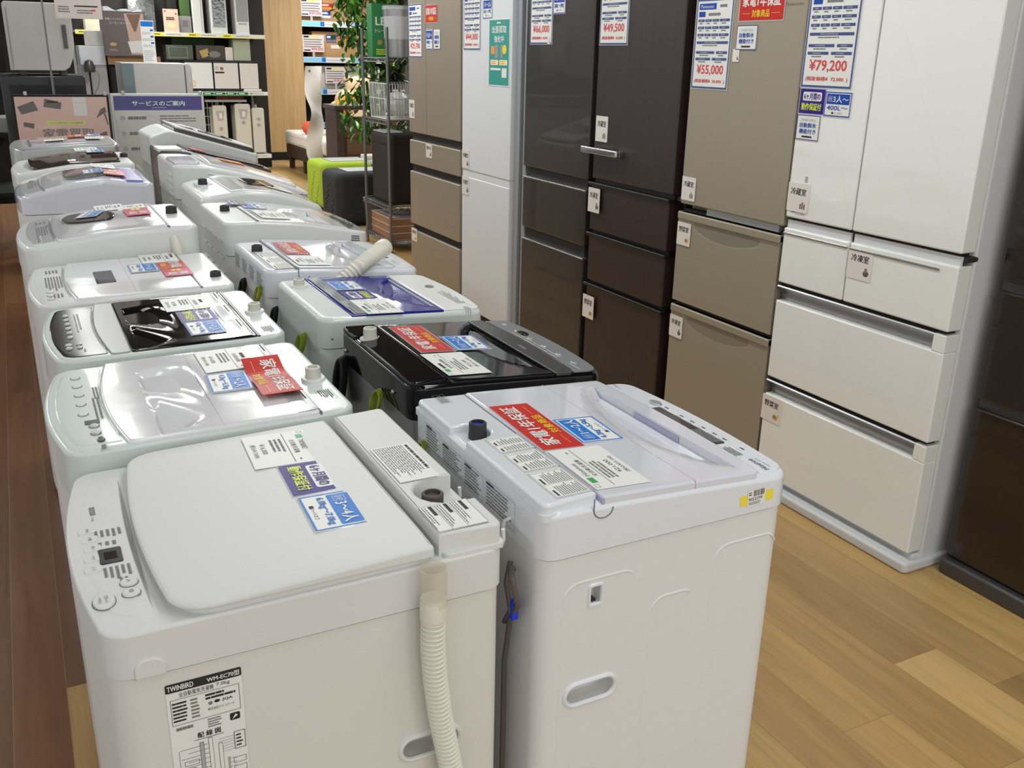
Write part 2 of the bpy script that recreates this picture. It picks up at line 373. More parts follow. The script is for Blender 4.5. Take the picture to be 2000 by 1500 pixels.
def card_ice(w=.105, h=.083):
    b = MB(); b.rbox(-w / 2, w / 2, -h / 2, h / 2, -.001, .0002, PAPER); b.frame(-w / 2, -h / 2, w / 2, h / 2, .003, NAVY, 1, I4)
    b.frame(-w * .36, h * .24, w * .36, h * .37, .0006, INKL, 1, I4); b.text('氷が自分で作れる', -w * .3, h * .27, w * .3, h * .34, INKG, 2, I4)
    b.text('自動製氷', -w * .36, h * .0, w * .36, h * .19, BLUEF, 2, I4, .018); b.text('機能付き', -w * .36, -h * .24, w * .36, -h * .05, BLUEF, 2, I4, .018)
    b.rect(-w * .22, -h * .4, w * .22, -h * .33, INK, 2, I4)
    return b
TAGG = mat('tag_plastic', (228, 220, 214), .25, coat=.5); ICON = mat('icon_brown', (96, 84, 70), .6); ICONG = mat('icon_green', (120, 150, 60), .6)
def card_room(t, icon=0, w=.1, h=.092):
    b = MB(); b.rbox(-w / 2, w / 2, -h / 2, h / 2, -.002, .0002, TAGG, .003)
    b.text(t, -w * .36, h * .08, w * .36, h * .32, INK, 1, I4, .02)
    if icon == 0:
        for i in range(3): b.rect(w * (.12 + i * .09), -h * .38, w * (.18 + i * .09), -h * (.2 - .06 * (i % 2)), ICON, 1, I4, .001)
    elif icon == 1:
        b.poly([(w * .3 + w * .12 * math.cos(t2 * .63), -h * .26 + h * .1 * math.sin(t2 * .63)) for t2 in range(10)], ICON, 1, I4); b.rect(w * .24, -h * .24, w * .34, -h * .08, INKG, 1.5, I4)
    else:
        b.poly([(w * .22 + w * .1 * math.cos(t2 * .63), -h * .26 + h * .09 * math.sin(t2 * .63)) for t2 in range(10)], ICONG, 1, I4); b.poly([(w * .22, -h * .36), (w * .42, -h * .1), (w * .36, -h * .36)], ORANGE, 1.5, I4)
    return b
CACHE = {}
def put(name, maker, M, label, cat, group=None):
    key = None
    if isinstance(maker, tuple): key = (maker[0].__name__,) + maker[1:]
    if key is not None and key in CACHE: o = CACHE[key].copy(); COL.objects.link(o); o.name = name
    else:
        b = maker[0](*maker[1:]) if isinstance(maker, tuple) else maker
        o = b.build(name, wn=False)
        if key is not None: CACHE[key] = o
    for k in list(o.keys()): del o[k]
    o.matrix_world = M
    return tag(o, label, cat, group)

# ------------------------------------------------------------------ washing machines
def outline(x0, x1, w, r0=.03, r1=.04, bul=.0, b0=.0, xs=None, ns=14, nf=10):
    h = w / 2; half = []
    r0m = max(r0, 1e-4); r1m = max(r1, 1e-4)
    for i in range(nf + 1):
        y = -(h - r0m) * i / nf; half.append((x0 + b0 * (1 - (y / (h - r0m)) ** 2), y))
    half += arc(x0 + r0m, -h + r0m, r0m, math.pi, 1.5 * math.pi, 5)[1:]
    sx = xs if xs is not None else [x0 + r0m + (x1 - r1m - x0 - r0m) * i / ns for i in range(1, ns)]
    half += [(x, -h) for x in sx if x0 + r0m < x < x1 - r1m]
    half += arc(x1 - r1m, -h + r1m, r1m, -math.pi / 2, 0, 5)
    for i in range(1, nf + 1):
        y = -(h - r1m) * (1 - i / nf); half.append((x1 + bul * (1 - (y / (h - r1m)) ** 2), y))
    return half + [(x, -y) for x, y in half[-2:0:-1]]
WG = 'washing machines set out in two back to back rows'
class Washer:
    def __init__(s, label, side, xr, D, y0, W, zs, prof, bodym, topm, bul=.015, group=WG, top_b=.012, r=.035, bodyinset=.003, feet=True, well=None):
        s.side = side; s.D = D; s.W = W; s.yc = y0 + W / 2; s.xr = xr; s.zs = zs; s.px = [p[0] for p in prof]; s.pz = [p[1] for p in prof]; s.bul = bul; s.r = r
        s.root = empty('washing_machine', (xr, s.yc, 0), label, 'washing machine', group, 0 if side > 0 else math.pi)
        i = bodyinset
        b = MB(); b.prism(outline(i, D - i, W - 2 * i, r, r + .01, bul), .025, zs - .0015, bodym, .003, 2); s.body = b.build('cabinet', s.root)
        if well:
            wa, wb = well[0] + .012, well[1] - .012; hy = (W / 2 - top_b) * .93; xs = sorted([D * i / 14 for i in range(1, 14)] + [wa, wa + .001, wb - .001, wb])
            zt = lambda x, y: s.zf(x) - (min(.055, s.zf(x) - zs - .006) if wa + .0005 < x < wb - .0005 and abs(y) < hy else 0)
            b = MB(); b.loft(outline(0, D, W, r, r + .01, bul, xs=xs), zs + .0015, zt, topm, top_b, 4, ys=(.932, .928, .6, .3, 0))
        else:
            b = MB(); b.loft(outline(0, D, W, r, r + .01, bul), zs + .0015, s.zf, topm, top_b, 4)
        s.top = b.build('top_frame', s.root)
        if feet:
            for fx in (.06, D - .06):
                for fy in (-W / 2 + .06, W / 2 - .06):
                    MB().lathe([(.022, 0), (.025, .004), (.025, .02), (.018, .026)], BLACKM, (fx, fy, 0), 12).build('foot', s.root, wn=False)
    def zf(s, x, y=0): return float(np.interp(x, s.px, s.pz))
    def loc(s, X, Y): return (s.side * (X - s.xr), s.side * (Y - s.yc))
    def M(s, lx, ly, dz, yaw=0.):
        a = (s.zf(lx + .03) - s.zf(lx - .03)) / .06; n = math.hypot(1, a)
        return axes((lx, ly, s.zf(lx) + dz), (0, 1, 0), (-1 / n, 0, -a / n), (-a / n, 0, 1 / n)) @ Matrix.Rotation(yaw, 4, 'Z')
    def lid(s, x0, x1, t, m, w=None, bul=0., r=.02, r0=.006, bump=None, b=.005, xs=None, ys=None, b0=0., name='lid'):
        w = w or s.W - .008; zf = lambda x, y: s.zf(x) + t + (bump(x, y) if bump else 0)
        mb = MB(); mb.loft(outline(x0, x1, w, r0, r, bul, b0, xs=xs), min(s.zf(x0), s.zf(x1)) - .004, zf, m, b, 3, ys=ys or (.85, .6, .35, .12, 0))
        return mb.build(name, s.root)
    def slab(s, x0, x1, t, m, w, bul=0., b0=0., r=.01, r0=.006, name='control_panel', parent=None, b=.002, dz=0.):
        mb = MB(); mb.loft(outline(x0, x1, w, r0, r, bul, b0), min(s.zf(x0), s.zf(x1)) - .003 + dz, lambda x, y: s.zf(x) + t + dz, m, b, 2)
        return mb.build(name, parent or s.root)
    def strip(s, x0, x1, y0, y1, t, m, name, parent=None, r=.004, b=.002):
        mb = MB(); mb.prism(rrect(x0, x1, y0, y1, r), min(s.zf(x0), s.zf(x1)) - .003, 0, m, b, 2, zf=lambda x, y: s.zf(x) + t)
        return mb.build(name, parent or s.root)
    def inlet(s, lx, ly, h, m, inner=None, r=.017, dz=0., flange=None, name='water_inlet'):
        z = s.zf(lx) + dz; b = MB()
        b.lathe([(r * 1.05, -.004), (r * 1.05, h * .35), (r, h * .4), (r, h - .002), (r - .002, h), (r * .72, h), (r * .72, h - .006)], m, (lx, ly, z), 24, cap1=False)
        b.lathe([(r * .74, 0), (r * .74, h - .006)], inner or m, (lx, ly, z), 20)
        if flange: b.lathe([(r * 1.6, -.002), (r * 1.6, .004), (r * 1.5, .006), (r, .006)], flange, (lx, ly, z), 24)
        return b.build(name, s.root)
    def prints(s, lx, ly, dz, spec, parent=None, name='panel_print', yaw=0.):
        # spec rows: (kind, u, v, w, h, text or colour)
        b = MB(); M = s.M(lx, ly, dz, yaw)
        for q in spec:
            k, u, v, w, h = q[:5]
            if k == 't': b.text(q[5], u - w / 2, v - h / 2, u + w / 2, v + h / 2, q[6] if len(q) > 6 else INK, 1, M)
            elif k == 'r': b.rect(u - w / 2, v - h / 2, u + w / 2, v + h / 2, q[5], 1, M, q[6] if len(q) > 6 else 0)
            elif k == 'b': b.bars(u - w / 2, v - h / 2, u + w / 2, v + h / 2, q[5], q[6] if len(q) > 6 else INKG, 1, M, .5)
            elif k == 'f': b.frame(u - w / 2, v - h / 2, u + w / 2, v + h / 2, q[5], INKG, 1, M)
        return b.build(name, parent or s.root, wn=False)
    def button(s, lx, ly, a, bb, m, dz, parent, h=.003, name='button', ring=None):
        b = MB(); M = s.M(lx, ly, dz)
        if ring: b.prism(ellipse(0, 0, a + .0012, bb + .0012), -.001, .0006, ring, 0, M=M)
        b.prism(ellipse(0, 0, a, bb), -.001, h, m, min(.0025, h), 3, M=M)
        return b.build(name, parent)
    def put(s, name, maker, X, Y, dz, label, cat, yaw=0., group=None):
        lx, ly = s.loc(X, Y)
        Mw = s.root.matrix_basis @ s.M(lx, ly, dz + .0016, yaw)
        return put(name, maker, Mw, label, cat, group)
    def label_strip(s, x0, x1, y0, y1, dz, parent, n=6, base=None, name='warning_label', cols=3, hdr=True):
        # printed maker label, text reading along +y
        b = MB(); cx, cy = (x0 + x1) / 2, (y0 + y1) / 2; M = s.M(cx, cy, dz + .0006); w = y1 - y0; h = x1 - x0
        if base: b.rect(-w / 2, -h / 2, w / 2, h / 2, base, 0, M)
        b.frame(-w / 2 + .002, -h / 2 + .002, w / 2 - .002, h / 2 - .002, .0006, INKG, 1, M)
        for c in range(cols):
            u0 = -w / 2 + .006 + c * (w - .012) / cols; u1 = u0 + (w - .012) / cols - .004
            if hdr: b.rect(u0, h / 2 - .011, u0 + (u1 - u0) * .5, h / 2 - .0075, INK, 1, M); b.rect(u1 + .0016, -h / 2 + .003, u1 + .0022, h / 2 - .003, INKG, 1, M)
            b.bars(u0, -h / 2 + .005, u1, h / 2 - .015, int(n * 1.6), INKG, 1, M, .38, chunk=.12)
        return b.build(name, parent, wn=False)
def crescent(xw, xb, L, depth, yc=0., p=2.):
    # hand recess: floor falls from the curved rear edge xb to the upright front wall at xw
    def g(x, y):
        q = abs(y - yc) / L
        if q >= 1 or x >= xw: return 0.
        e = xw - (xw - xb) * (1 - q ** p)
        if x <= e: return 0.
        t = (x - e) / max(xw - e, 1e-4)
        return -depth * (t * t * (3 - 2 * t) * .5 + t * .5) * min(1., (1 - q) * 4)
    return g
YSF = tuple(1 - i / 26 for i in range(1, 27))
def xs_wall(x0, x1, xw, n=16):
    return sorted([x0 + (x1 - x0) * i / n for i in range(1, n)] + [xw - .0006, xw])

# --- 1: nearest of the left row, warm white, big pale lid
TB = Washer('nearest left washing machine, warm white with a broad flat lid and ribbed drain hose', -1, .596, .585, 1.143, .556, .794,
            [(0, .866), (.585, .864)], WARMB, WARM, .022, top_b=.006, r=.03)
lx = lambda X: .596 - X
s = TB
low = MB(); low.loft(outline(lx(.47), lx(.112), .545, .004, .05, .012), .862, lambda x, y: s.zf(x) + .012, WARM, .004, 2); low.build('lid_seat', s.root)
lid = MB(); lid.loft(outline(lx(.474), lx(.1), .562, .004, .055, .014), .878, lambda x, y: .898 - .012 * (x - .12) / .38 - .004 * max(0, abs(y) / .28 - .8) * 5 * .6, WARM, .006, 4, ys=(.95, .85, .6, .35, .12, 0)); lid = lid.build('lid', s.root)
# rear deck with the scalloped notch around the water inlet
def deck(x0, x1, y0, y1, na, nb, nd, r=.012):
    c = [(x0, y0), (x1, y0), (x1, y1), (x0, y1)]
    m = (na + nb) / 2; hw = (nb - na) / 2
    notch = [(x0, nb)] + [(x0 + nd - hw + hw * math.cos(t), m + hw * math.sin(t)) for t in [math.pi / 2 - math.pi * i / 8 for i in range(9)]] + [(x0, na)]
    return arc(x0 + r, y0 + r, r, math.pi, 1.5 * math.pi, 4) + arc(x1 - .003, y0 + r, .003, -math.pi / 2, 0, 2) + arc(x1 - .003, y1 - r, .003, 0, math.pi / 2, 2) + arc(x0 + r, y1 - r, r, math.pi / 2, math.pi, 4) + notch
ny = s.loc(0, 1.297)[1]
dk = MB(); dk.prism(deck(.006, lx(.487), -.274, .274, ny - .05, ny + .05, .085), .862, .905, WARM, .005, 3); dk = dk.build('rear_deck', s.root)
s.inlet(lx(.536), ny, .034, NOZB, NOZB, .0185, .001)
MB().prism(rrect(.0005, .104, -.276, .276, .012), .8635, .872, WARM, .002, 2).build('deck_base', s.root)
b = MB(); M = s.M(lx(.533), s.loc(0, 1.42)[1], .0412); b.rect(-.078, -.036, .078, .036, PAPER, 0, M); b.bars(-.07, .026, .07, .033, 1, INK, 1, M, .7, chunk=.1); b.bars(-.072, -.033, .072, .023, 13, INKG, 1, M, .4, chunk=.07); b.build('instruction_label', s.root, wn=False)
b = MB(); M = s.M(lx(.53), s.loc(0, 1.2)[1], .0412); b.rect(-.044, -.042, .044, .042, PAPER, 0, M); b.frame(-.043, -.041, .043, .041, .0005, INKG, 1, M)
for k in range(3): b.bars(-.04, .023 - k * .026, .0, .033 - k * .026, 1, INK, 1, M, .6, chunk=.3); b.bars(-.04, .009 - k * .026, .038, .022 - k * .026, 3, INKG, 1, M, .4, chunk=.06); b.rect(-.042, .0075 - k * .026, .042, .008 - k * .026, INKG, 1, M)
b.build('warning_label', s.root, wn=False)
pan = s.slab(lx(.085), .566, .0008, WARM, .47, .022, .008, .03, name='control_panel')
dy = s.loc(0, 1.367)[1]
b = MB(); M = s.M(lx(.046), dy, .001); b.prism(rrect(-.024, .024, -.016, .016, .003), -.001, .0012, BLACKP, .0005, 1, M=M); b.rect(-.011, -.009, .011, .009, SMOKE, 4, M); b.build('display', pan)
for k, Y in enumerate((1.462, 1.432, 1.4, 1.368, 1.335)):
    ly = s.loc(0, Y)[1]; b = MB(); M = s.M(lx(.024 - .002 * abs(k - 2)), ly, .0006); b.prism(rrect(-.009, .009, -.012, .012, .003), -.001, .0016, WARM, .001, 2, M=M); b.text(('予約', '水量', '洗い', 'すすぎ', 'コース')[k], -.006, -.002, .006, .003, INKG, 5, M); b.build('button', pan)
o = s.button(lx(.026), s.loc(0, 1.237)[1], .021, .0145, WARM, .0008, pan, .004, ring=INKG); s.prints(lx(.026), s.loc(0, 1.237)[1], .0052, [('t', 0, .003, .02, .006, 'スタート'), ('t', 0, -.005, .02, .004, '一時停止', INKG)], o, 'button_print')
for Y, t in ((1.275, '入'), (1.245, '切')):
    o = s.button(lx(.062), s.loc(0, Y)[1], .0115, .012, WARM, .0008, pan, .004, ring=INKG); s.prints(lx(.062), s.loc(0, Y)[1], .0052, [('t', 0, 0, .008, .006, t)], o, 'button_print')
s.prints(lx(.045), dy, .0012, [('r', -.165, -.012, .03, .008, INKG), ('t', -.165, -.012, .026, .005, 'TWINBIRD', PAPER), ('t', -.135, -.014, .016, .005, '7.0kg', INKG), ('b', -.075, .004, .028, .042, 5), ('b', -.04, .0, .016, .03, 3), ('b', .055, .006, .04, .04, 5), ('b', .08, .012, .016, .014, 2), ('b', .13, .026, .014, .008, 1)], pan)
# price card, warranty card and capacity card on the lid
dz = .0285
s.put('price_card', (card_spec, '全自動洗濯機', '¥16,000', '(税込¥17,600)', GREEN, .152, .115, 'TWINBIRD'), .358, 1.594, dz, 'plain white price card lying on the lid of the nearest left washer', 'price card', -.05)
s.put('warranty_card', (card_warranty,), .374, 1.452, dz, 'purple six month warranty card on the lid of the nearest left washer', 'sign', -.04)
s.put('capacity_card', (card_people, '3〜4人', '6.0kg〜7.0kg'), .374, 1.316, dz, 'blue and white capacity card for three to four people on the nearest left washer', 'sign', -.04)
# near side: tab, hose, handle, rating plate
NS = TB.W / 2          # local +y is the camera side for the left row
b = MB(); M = axes((lx(.068), NS - .0005, .8), (-1, 0, 0), (0, 0, 1), (0, 1, 0)); b.prism(arc(.004, .006, .016, 0, math.pi / 2, 5) + arc(-.004, .006, .016, math.pi / 2, math.pi, 5) + [(-.02, -.006), (.02, -.006)], 0, .0035, WARM, .002, 2, M=M); b.build('corner_tab', s.root)
cutm = MB(); Mh = axes((lx(.467), NS - .04, .538), (-1, 0, 0), (0, 0, 1), (0, 1, 0)); cutm.prism(rrect(-.05, .05, -.02, .02, .0199, 8), 0, .06, WARMB, M=Mh); cut(TB.body, cutm)
b = MB(); Mh = axes((lx(.467), NS - .003, .538), (-1, 0, 0), (0, 0, 1), (0, 1, 0)); pp = [(*p, .0) for p in rrect(-.051, .051, -.021, .021, .0209, 8)]; b.tube(pp, .0045, WARM, 8, True, Mh); b.build('side_handle', s.root)
hp = []
ctrl = [(.463, .83), (.463, .8), (.4615, .745), (.465, .68), (.473, .61), (.482, .556), (.491, .5), (.5, .44), (.505, .36), (.505, .2), (.5, .1)]
cz = [c[1] for c in ctrl][::-1]; cxs = [c[0] for c in ctrl][::-1]
zz = np.linspace(.8, .1, 700)
xx = np.interp(zz, cz, cxs); kk = np.ones(21) / 21; xx = np.convolve(np.pad(xx, 10, mode='edge'), kk, 'valid')
path = [(lx(float(x)), NS + .0225, float(z)) for x, z in zip(xx, zz)]
b = MB(); b.tube(path, lambda i: .0162 + .0034 * math.sin(i * .001 / .008 * 2 * math.pi), HOSE, 16); hose = b.build('drain_hose', s.root)
MB().lathe([(.0185, -.028), (.0205, -.024), (.0205, .006), (.019, .01)], HOSE, (lx(.463), NS + .0225, .812), 24).build('hose_cuff', hose)
MB().lathe([(.0205, -.03), (.0205, .0), (.0215, .032), (.0195, .032), (.0185, .0), (.0185, -.028)], CLEAR, (lx(.4635), NS + .0225, .84), 24, cap0=False, cap1=False).build('hose_cup', hose)
b = MB(); M = axes((lx(.133), NS - .0026, .674), (-1, 0, 0), (0, 0, 1), (0, 1, 0))
b.rect(-.0505, -.098, .0505, .098, PAPER, 1, M); b.rect(-.0505, .084, .0505, .098, INK, 2, M, .002)
b.text('TWINBIRD', -.048, .087, -.014, .095, PAPER, 3, M, .02); b.text('WM-EC70型', .004, .087, .048, .095, PAPER, 3, M, .02)
b.text('全自動電気洗濯機', -.034, .074, .012, .082, INK, 2, M); b.text('7.0kg', .016, .075, .034, .082, INK, 2, M)
b.frame(-.046, .03, .046, .072, .0006, INK, 2, M); b.bars(-.044, .034, -.024, .068, 6, INK, 2, M, .5, .95, .5); b.bars(-.02, .034, -.004, .068, 6, INKG, 2, M, .5, .7, .5)
b.bars(.0, .058, .042, .069, 2, INK, 2, M, .6, .6, .3); b.text('JQA', .022, .05, .036, .055, INK, 2, M, .02); b.poly(ellipse(.006, .052, .003, .003, 12), INKG, 2, M); b.poly(ellipse(.015, .053, .004, .0025, 12), INK, 2, M)
b.text('株式会社ツインバード', .002, .04, .038, .045, INK, 2, M); b.rect(.03, .014, .044, .026, INK, 2, M, .002); b.poly([(.033, .016), (.041, .021), (.038, .024)], PAPER, 3, M)
b.bars(-.042, .02, -.014, .026, 1, INKG, 2, M, .8); b.bars(.0, .012, .022, .028, 4, INKG, 2, M, .5)
b.text('配 線 図', -.015, .0, .016, .009, INK, 2, M, .02); b.rect(-.02, -.003, .02, -.0022, INK, 2, M)
for u, v0, v1, m2 in ((-.012, -.085, -.008, INKL), (.0, -.09, -.004, PAPER), (.013, -.078, -.018, PAPER)):
    b.rect(u - .002, v0, u + .004, v1, INKG, 2, M); b.rect(u - .0013, v0 + .0007, u + .0033, v1 - .0007, m2, 3, M)
for i in range(9): b.rect(-.04 + .01 * (i % 2), -.014 - i * .0078, .004, -.0133 - i * .0078, INKG, 2, M)
for i in range(6): b.rect(.012, -.012 - i * .0045, .034, -.0115 - i * .0045, INKG, 2, M)
b.frame(.033, -.036, .049, -.006, .0012, INKG, 2, M); b.bars(.036, -.033, .046, -.01, 4, INK, 2, M)
b.rect(.022, -.072, .0255, -.046, INKL, 2, M); b.frame(.03, -.06, .048, -.05, .0008, INKG, 2, M); b.frame(.03, -.075, .048, -.065, .0008, INKG, 2, M)
for i in range(4): b.rect(.024, -.05 - i * .007, .034, -.0494 - i * .007, INKG, 2, M)
b.poly(ellipse(-.026, -.055, .0085, .0085, 18), INKG, 2, M); b.poly(ellipse(-.026, -.055, .0072, .0072, 18), PAPER, 3, M); b.bars(-.031, -.057, -.021, -.053, 1, INK, 4, M)
b.frame(-.036, -.042, -.016, -.034, .0008, INKG, 2, M); b.rect(-.042, -.09, -.0414, -.014, INKG, 2, M); b.frame(-.04, -.093, -.024, -.087, .0006, INKG, 2, M)
b.build('rating_plate', s.root, wn=False)
for Y in (1.62, 1.36, 1.19):
    b = MB(); y = s.loc(0, Y)[1]; b.tube([(-.002, y, .84), (-.014, y, .838), (-.018, y, .85), (-.017, y, .868)], .0035, WHITE, 8); b.build('cord_hook', s.root)

# --- right row 1: cool white with red, blue and white cards
s = HI = Washer('nearest right washing machine, glossy cool white with long black display strip', 1, .645, .515, 1.12, .54, .831,
                [(0, .915), (.105, .915), (.3, .905), (.515, .893)], COOLB, COOL, .012, top_b=.012, r=.03, well=(.112, .437))
rx = lambda X, s=None: X - .645
ny = s.loc(0, 1.45)[1]
bump = crescent(rx(1.05), rx(.952), .235, .034)
x0, x1 = rx(.757), rx(1.082)
lid = s.lid(x0, x1, .0115, LAV, .532, .012, .012, .006, bump, .005, xs_wall(x0, x1, rx(1.05)), YSF)
b = MB(); M = axes((rx(1.05) - .0012, 0, s.zf(rx(1.05)) - .007), (0, -1, 0), (0, 0, 1), (-1, 0, 0)); b.rect(-.075, -.012, .075, .013, LAVD, 1, M); b.build('recess_panel', lid, wn=False)
b = MB(); b.rbox(rx(.755), rx(.76), -.2665, .2665, .905, .922, LAVD); b.rbox(rx(.94), rx(.9408), -.266, .266, .9, s.zf(rx(.94)) + .0117, INKL); b.build('hinge_gap', s.root)
dk = MB(); dk.prism(deck(.005, rx(.7525), -.262, .262, ny - .036, ny + .036, .062), .9, .929, COOL, .006, 3); dk = dk.build('rear_deck', s.root)
MB().prism(rrect(.0005, .11, -.266, .266, .012), .9, .913, COOL, .002, 2).build('deck_base', s.root)
s.inlet(rx(.69), ny, .032, NOZK, CLIPB, .0165, -.001)
for (a, c, n) in ((1.142, 1.245, 5), (1.25, 1.33, 4), (1.335, 1.405, 4)):
    s.label_strip(.036, .103, s.loc(0, a)[1], s.loc(0, c)[1], .0142, s.root, n + 2, PAPER, cols=2)
b = MB(); M = s.M(.05, s.loc(0, 1.63)[1], .0146); b.frame(-.025, -.012, .025, .012, .0006, INKG, 1, M); b.bars(-.022, -.009, .022, .009, 4, INKG, 1, M); b.build('caution_print', s.root, wn=False)
M = axes((-.0008, 0, .875), (0, -1, 0), (0, 0, 1), (-1, 0, 0)); b = MB()
for (u0, u1, v0, v1) in ((-.2, -.13, -.02, .028), (-.12, -.03, -.025, .02), (-.02, .06, -.03, .02), (.07, .18, -.03, .022)):
    b.frame(u0, v0, u1, v1, .0006, INKG, 1, M); b.bars(u0 + .004, v0 + .004, u1 - .004, v1 - .004, 7, INKG, 1, M, .4, chunk=.15); b.rect(u0 + .004, v1 - .008, u0 + .03, v1 - .004, INK, 2, M)
b.build('rear_print', s.root, wn=False)
pan = s.slab(rx(1.09), rx(1.156), .0025, COOL, .51, .012, .012, .035, .004)
b = MB(); M = s.M(rx(1.112), s.loc(0, 1.375)[1], .003); b.prism(rrect(-.105, .105, -.0125, .0125, .003), -.001, .001, BLACKP, .0004, 1, M=M)
for i in range(5): b.bars(-.098, -.01 + i * .004, -.02, -.007 + i * .004, 1, INKL, 3.4, M, .5, .9, .08)
b.rect(-.015, -.009, .018, .009, SMOKE, 3.2, M); b.bars(.03, -.006, .095, .006, 2, INKG, 3.4, M, .4); b.build('display', pan)
o = s.button(rx(1.131), s.loc(0, 1.505)[1], .017, .0125, SILV, .0027, pan, .003)
for Y in (1.47, 1.42, 1.385, 1.35, 1.315, 1.285, 1.235):
    b = MB(); M = s.M(rx(1.134), s.loc(0, Y)[1], .0029); b.prism(rrect(-.012, .012, -.006, .006, .0055), -.001, .0014, COOL, .001, 2, M=M); b.bars(-.008, -.002, .008, .002, 1, INK, 5, M, .8); b.build('button', pan)
s.prints(rx(1.108), s.loc(0, 1.235)[1], .0031, [('b', .0, .002, .05, .026, 4, INKG), ('b', .24, .01, .04, .008, 1, INKG), ('t', .39, -.005, .03, .007, '5.5kg', INKG)], pan)
s.prints(rx(1.113), s.loc(0, 1.165)[1], .0031, [('t', 0, 0, .05, .0125, 'Hisense', INK)], pan, 'maker_mark')
s.prints(rx(1.128), s.loc(0, 1.17)[1], .0031, [('t', 0, 0, .04, .004, 'HW-T55', INKG)], pan, 'model_print')
dz = .0118
s.put('warranty_card', (card_red,), .803, 1.438, dz, 'red one year warranty card on the nearest right washer', 'sign', -.03)
s.put('capacity_card', (card_people,), .89, 1.389, dz, 'blue and white capacity card on the nearest right washer', 'sign', -.05)
s.put('price_card', (card_spec, '全自動洗濯機', '¥21,000', '(税込¥23,100)', GREEN, .168, .105, 'Hisense'), .812, 1.229, dz, 'plain white price card lying on the nearest right washer', 'price card', -.02)
# near side (local -y)
NY = -HI.W / 2 + .003
def side(u, z, w=0.): return axes((rx(u), NY - w, z), (1, 0, 0), (0, 0, 1), (0, -1, 0))
c = MB(); c.prism(rrect(-.05, .05, -.02, .02, .0199, 8), -.035, .03, COOLB, M=side(.752, .561)); cut(HI.body, c)
c = MB(); c.rbox(-.01, .01, -.016, .016, -.02, .03, COOLB, M=side(.752, .749)); cut(HI.body, c)
b = MB(); b.tube([(*p, 0) for p in rrect(-.051, .051, -.021, .021, .0209, 8)], .0045, COOL, 8, True, side(.752, .561)); b.build('side_handle', s.root)
b = MB(); b.tube([(*p, 0) for p in rrect(-.0125, .0125, -.0185, .0185, .004, 3)], .0035, COOL, 6, True, side(.752, .749)); b.rbox(-.005, .004, -.015, -.012, -.018, -.004, BLACKP, M=side(.752, .749)); b.build('hook_socket', s.root)
b = MB()
for (a, c2, zt, rr, zb) in ((.689, .832, .779, .034, .05), (.865, .957, .709, .032, .05), (.996, 1.137, .779, .034, .05)):
    pts = [(rx(a), zb), (rx(a), zt - rr)] + [(rx(a) + rr - rr * math.cos(t), zt - rr + rr * math.sin(t)) for t in [math.pi / 2 * i / 6 for i in range(1, 7)]] + [(rx(c2) - rr * .8 + rr * .8 * math.sin(t), zt - rr * .8 + rr * .8 * math.cos(t)) for t in [1.2 * i / 6 for i in range(7)]]
    b.tube([(x, NY + .0012, z) for x, z in pts], lambda i, n=len(pts): .0028 if 1 < i < n - 3 else .0016, COOLB, 8)
b.build('pressed_ribs', s.root)
b = MB(); M = axes((rx(1.0765), -HI.W / 2 - .0004, .8605), (1, 0, .03), (-.03, 0, 1), (0, -1, 0))
b.rect(-.037, -.011, .037, .009, TAPE, 0, M); b.rect(-.021, -.014, .019, .017, PAPER, 1, M)
for i in range(15): b.rect(-.008 + i * .0016, .004, -.008 + i * .0016 + random.choice((.0005, .0009)), .0155, INK, 2, M)
b.text('9053299', -.019, -.004, .012, .002, INK, 2, M); b.bars(-.018, -.012, .016, -.006, 2, INKG, 2, M); b.bars(-.019, .006, -.01, .014, 2, INK, 2, M); b.build('stock_label', s.root, wn=False)
b = MB(); M = axes((rx(.752), -HI.W / 2 - .0002, .906), (1, 0, 0), (0, 0, 1), (0, -1, 0)); pts = [(-.014, .02)] + [(-.014 + .018 - .018 * math.cos(t), -.0 - .016 * math.sin(t)) for t in [math.pi * i / 10 for i in range(11)]] ; b.tube([(u, v, 0) for u, v in pts], .0012, GREYP, 6, M=M); b.build('hinge_notch', s.root)
b = MB(); b.tube([(0, s.loc(0, 1.225)[1], .865), (-.012, s.loc(0, 1.225)[1], .862), (-.014, s.loc(0, 1.225)[1], .846), (-.02, s.loc(0, 1.225)[1], .835), (-.024, s.loc(0, 1.225)[1], .85)], .0035, WHITE, 8); b.build('cord_hook', s.root)
def loopwire(s, X, Y, z, m, name, r=.0035, a=.04, n=3, tall=.05):
    b = MB(); lx0, ly0 = s.loc(X, Y)
    for k in range(n):
        b.tube([(lx0 + .006 * k + .008 * math.sin(t), ly0 + (a - .006 * k) * .5 * math.cos(t) + .006 * k, z + tall * .5 * math.sin(t)) for t in [2 * math.pi * i / 18 for i in range(18)]], r, m, 6, True)
    return b.build(name, s.root)
loopwire(s, .625, 1.585, .836, EARTH, 'earth_wire', .002)
b = MB(); y = s.loc(0, 1.19)[1]; b.tube([(-.012, y, .79), (-.02, y - .01, .8), (-.03, y - .03, .795), (-.028, y - .04, .77), (-.018, y - .03, .74), (-.015, y, .7), (-.014, y + .02, .6), (-.014, y + .02, .3), (-.014, y + .02, .05)], .005, CORDM, 8); b.tube([(-.012, y + .01, .8), (-.024, y, .77), (-.02, y - .01, .72), (-.015, y + .02, .68)], .005, CORDM, 8); cord = b.build('power_cord', s.root)
MB().rbox(-.022, -.01, y - .02, y - .004, .705, .74, CLIPB, .003, .003).build('cord_clip', cord)

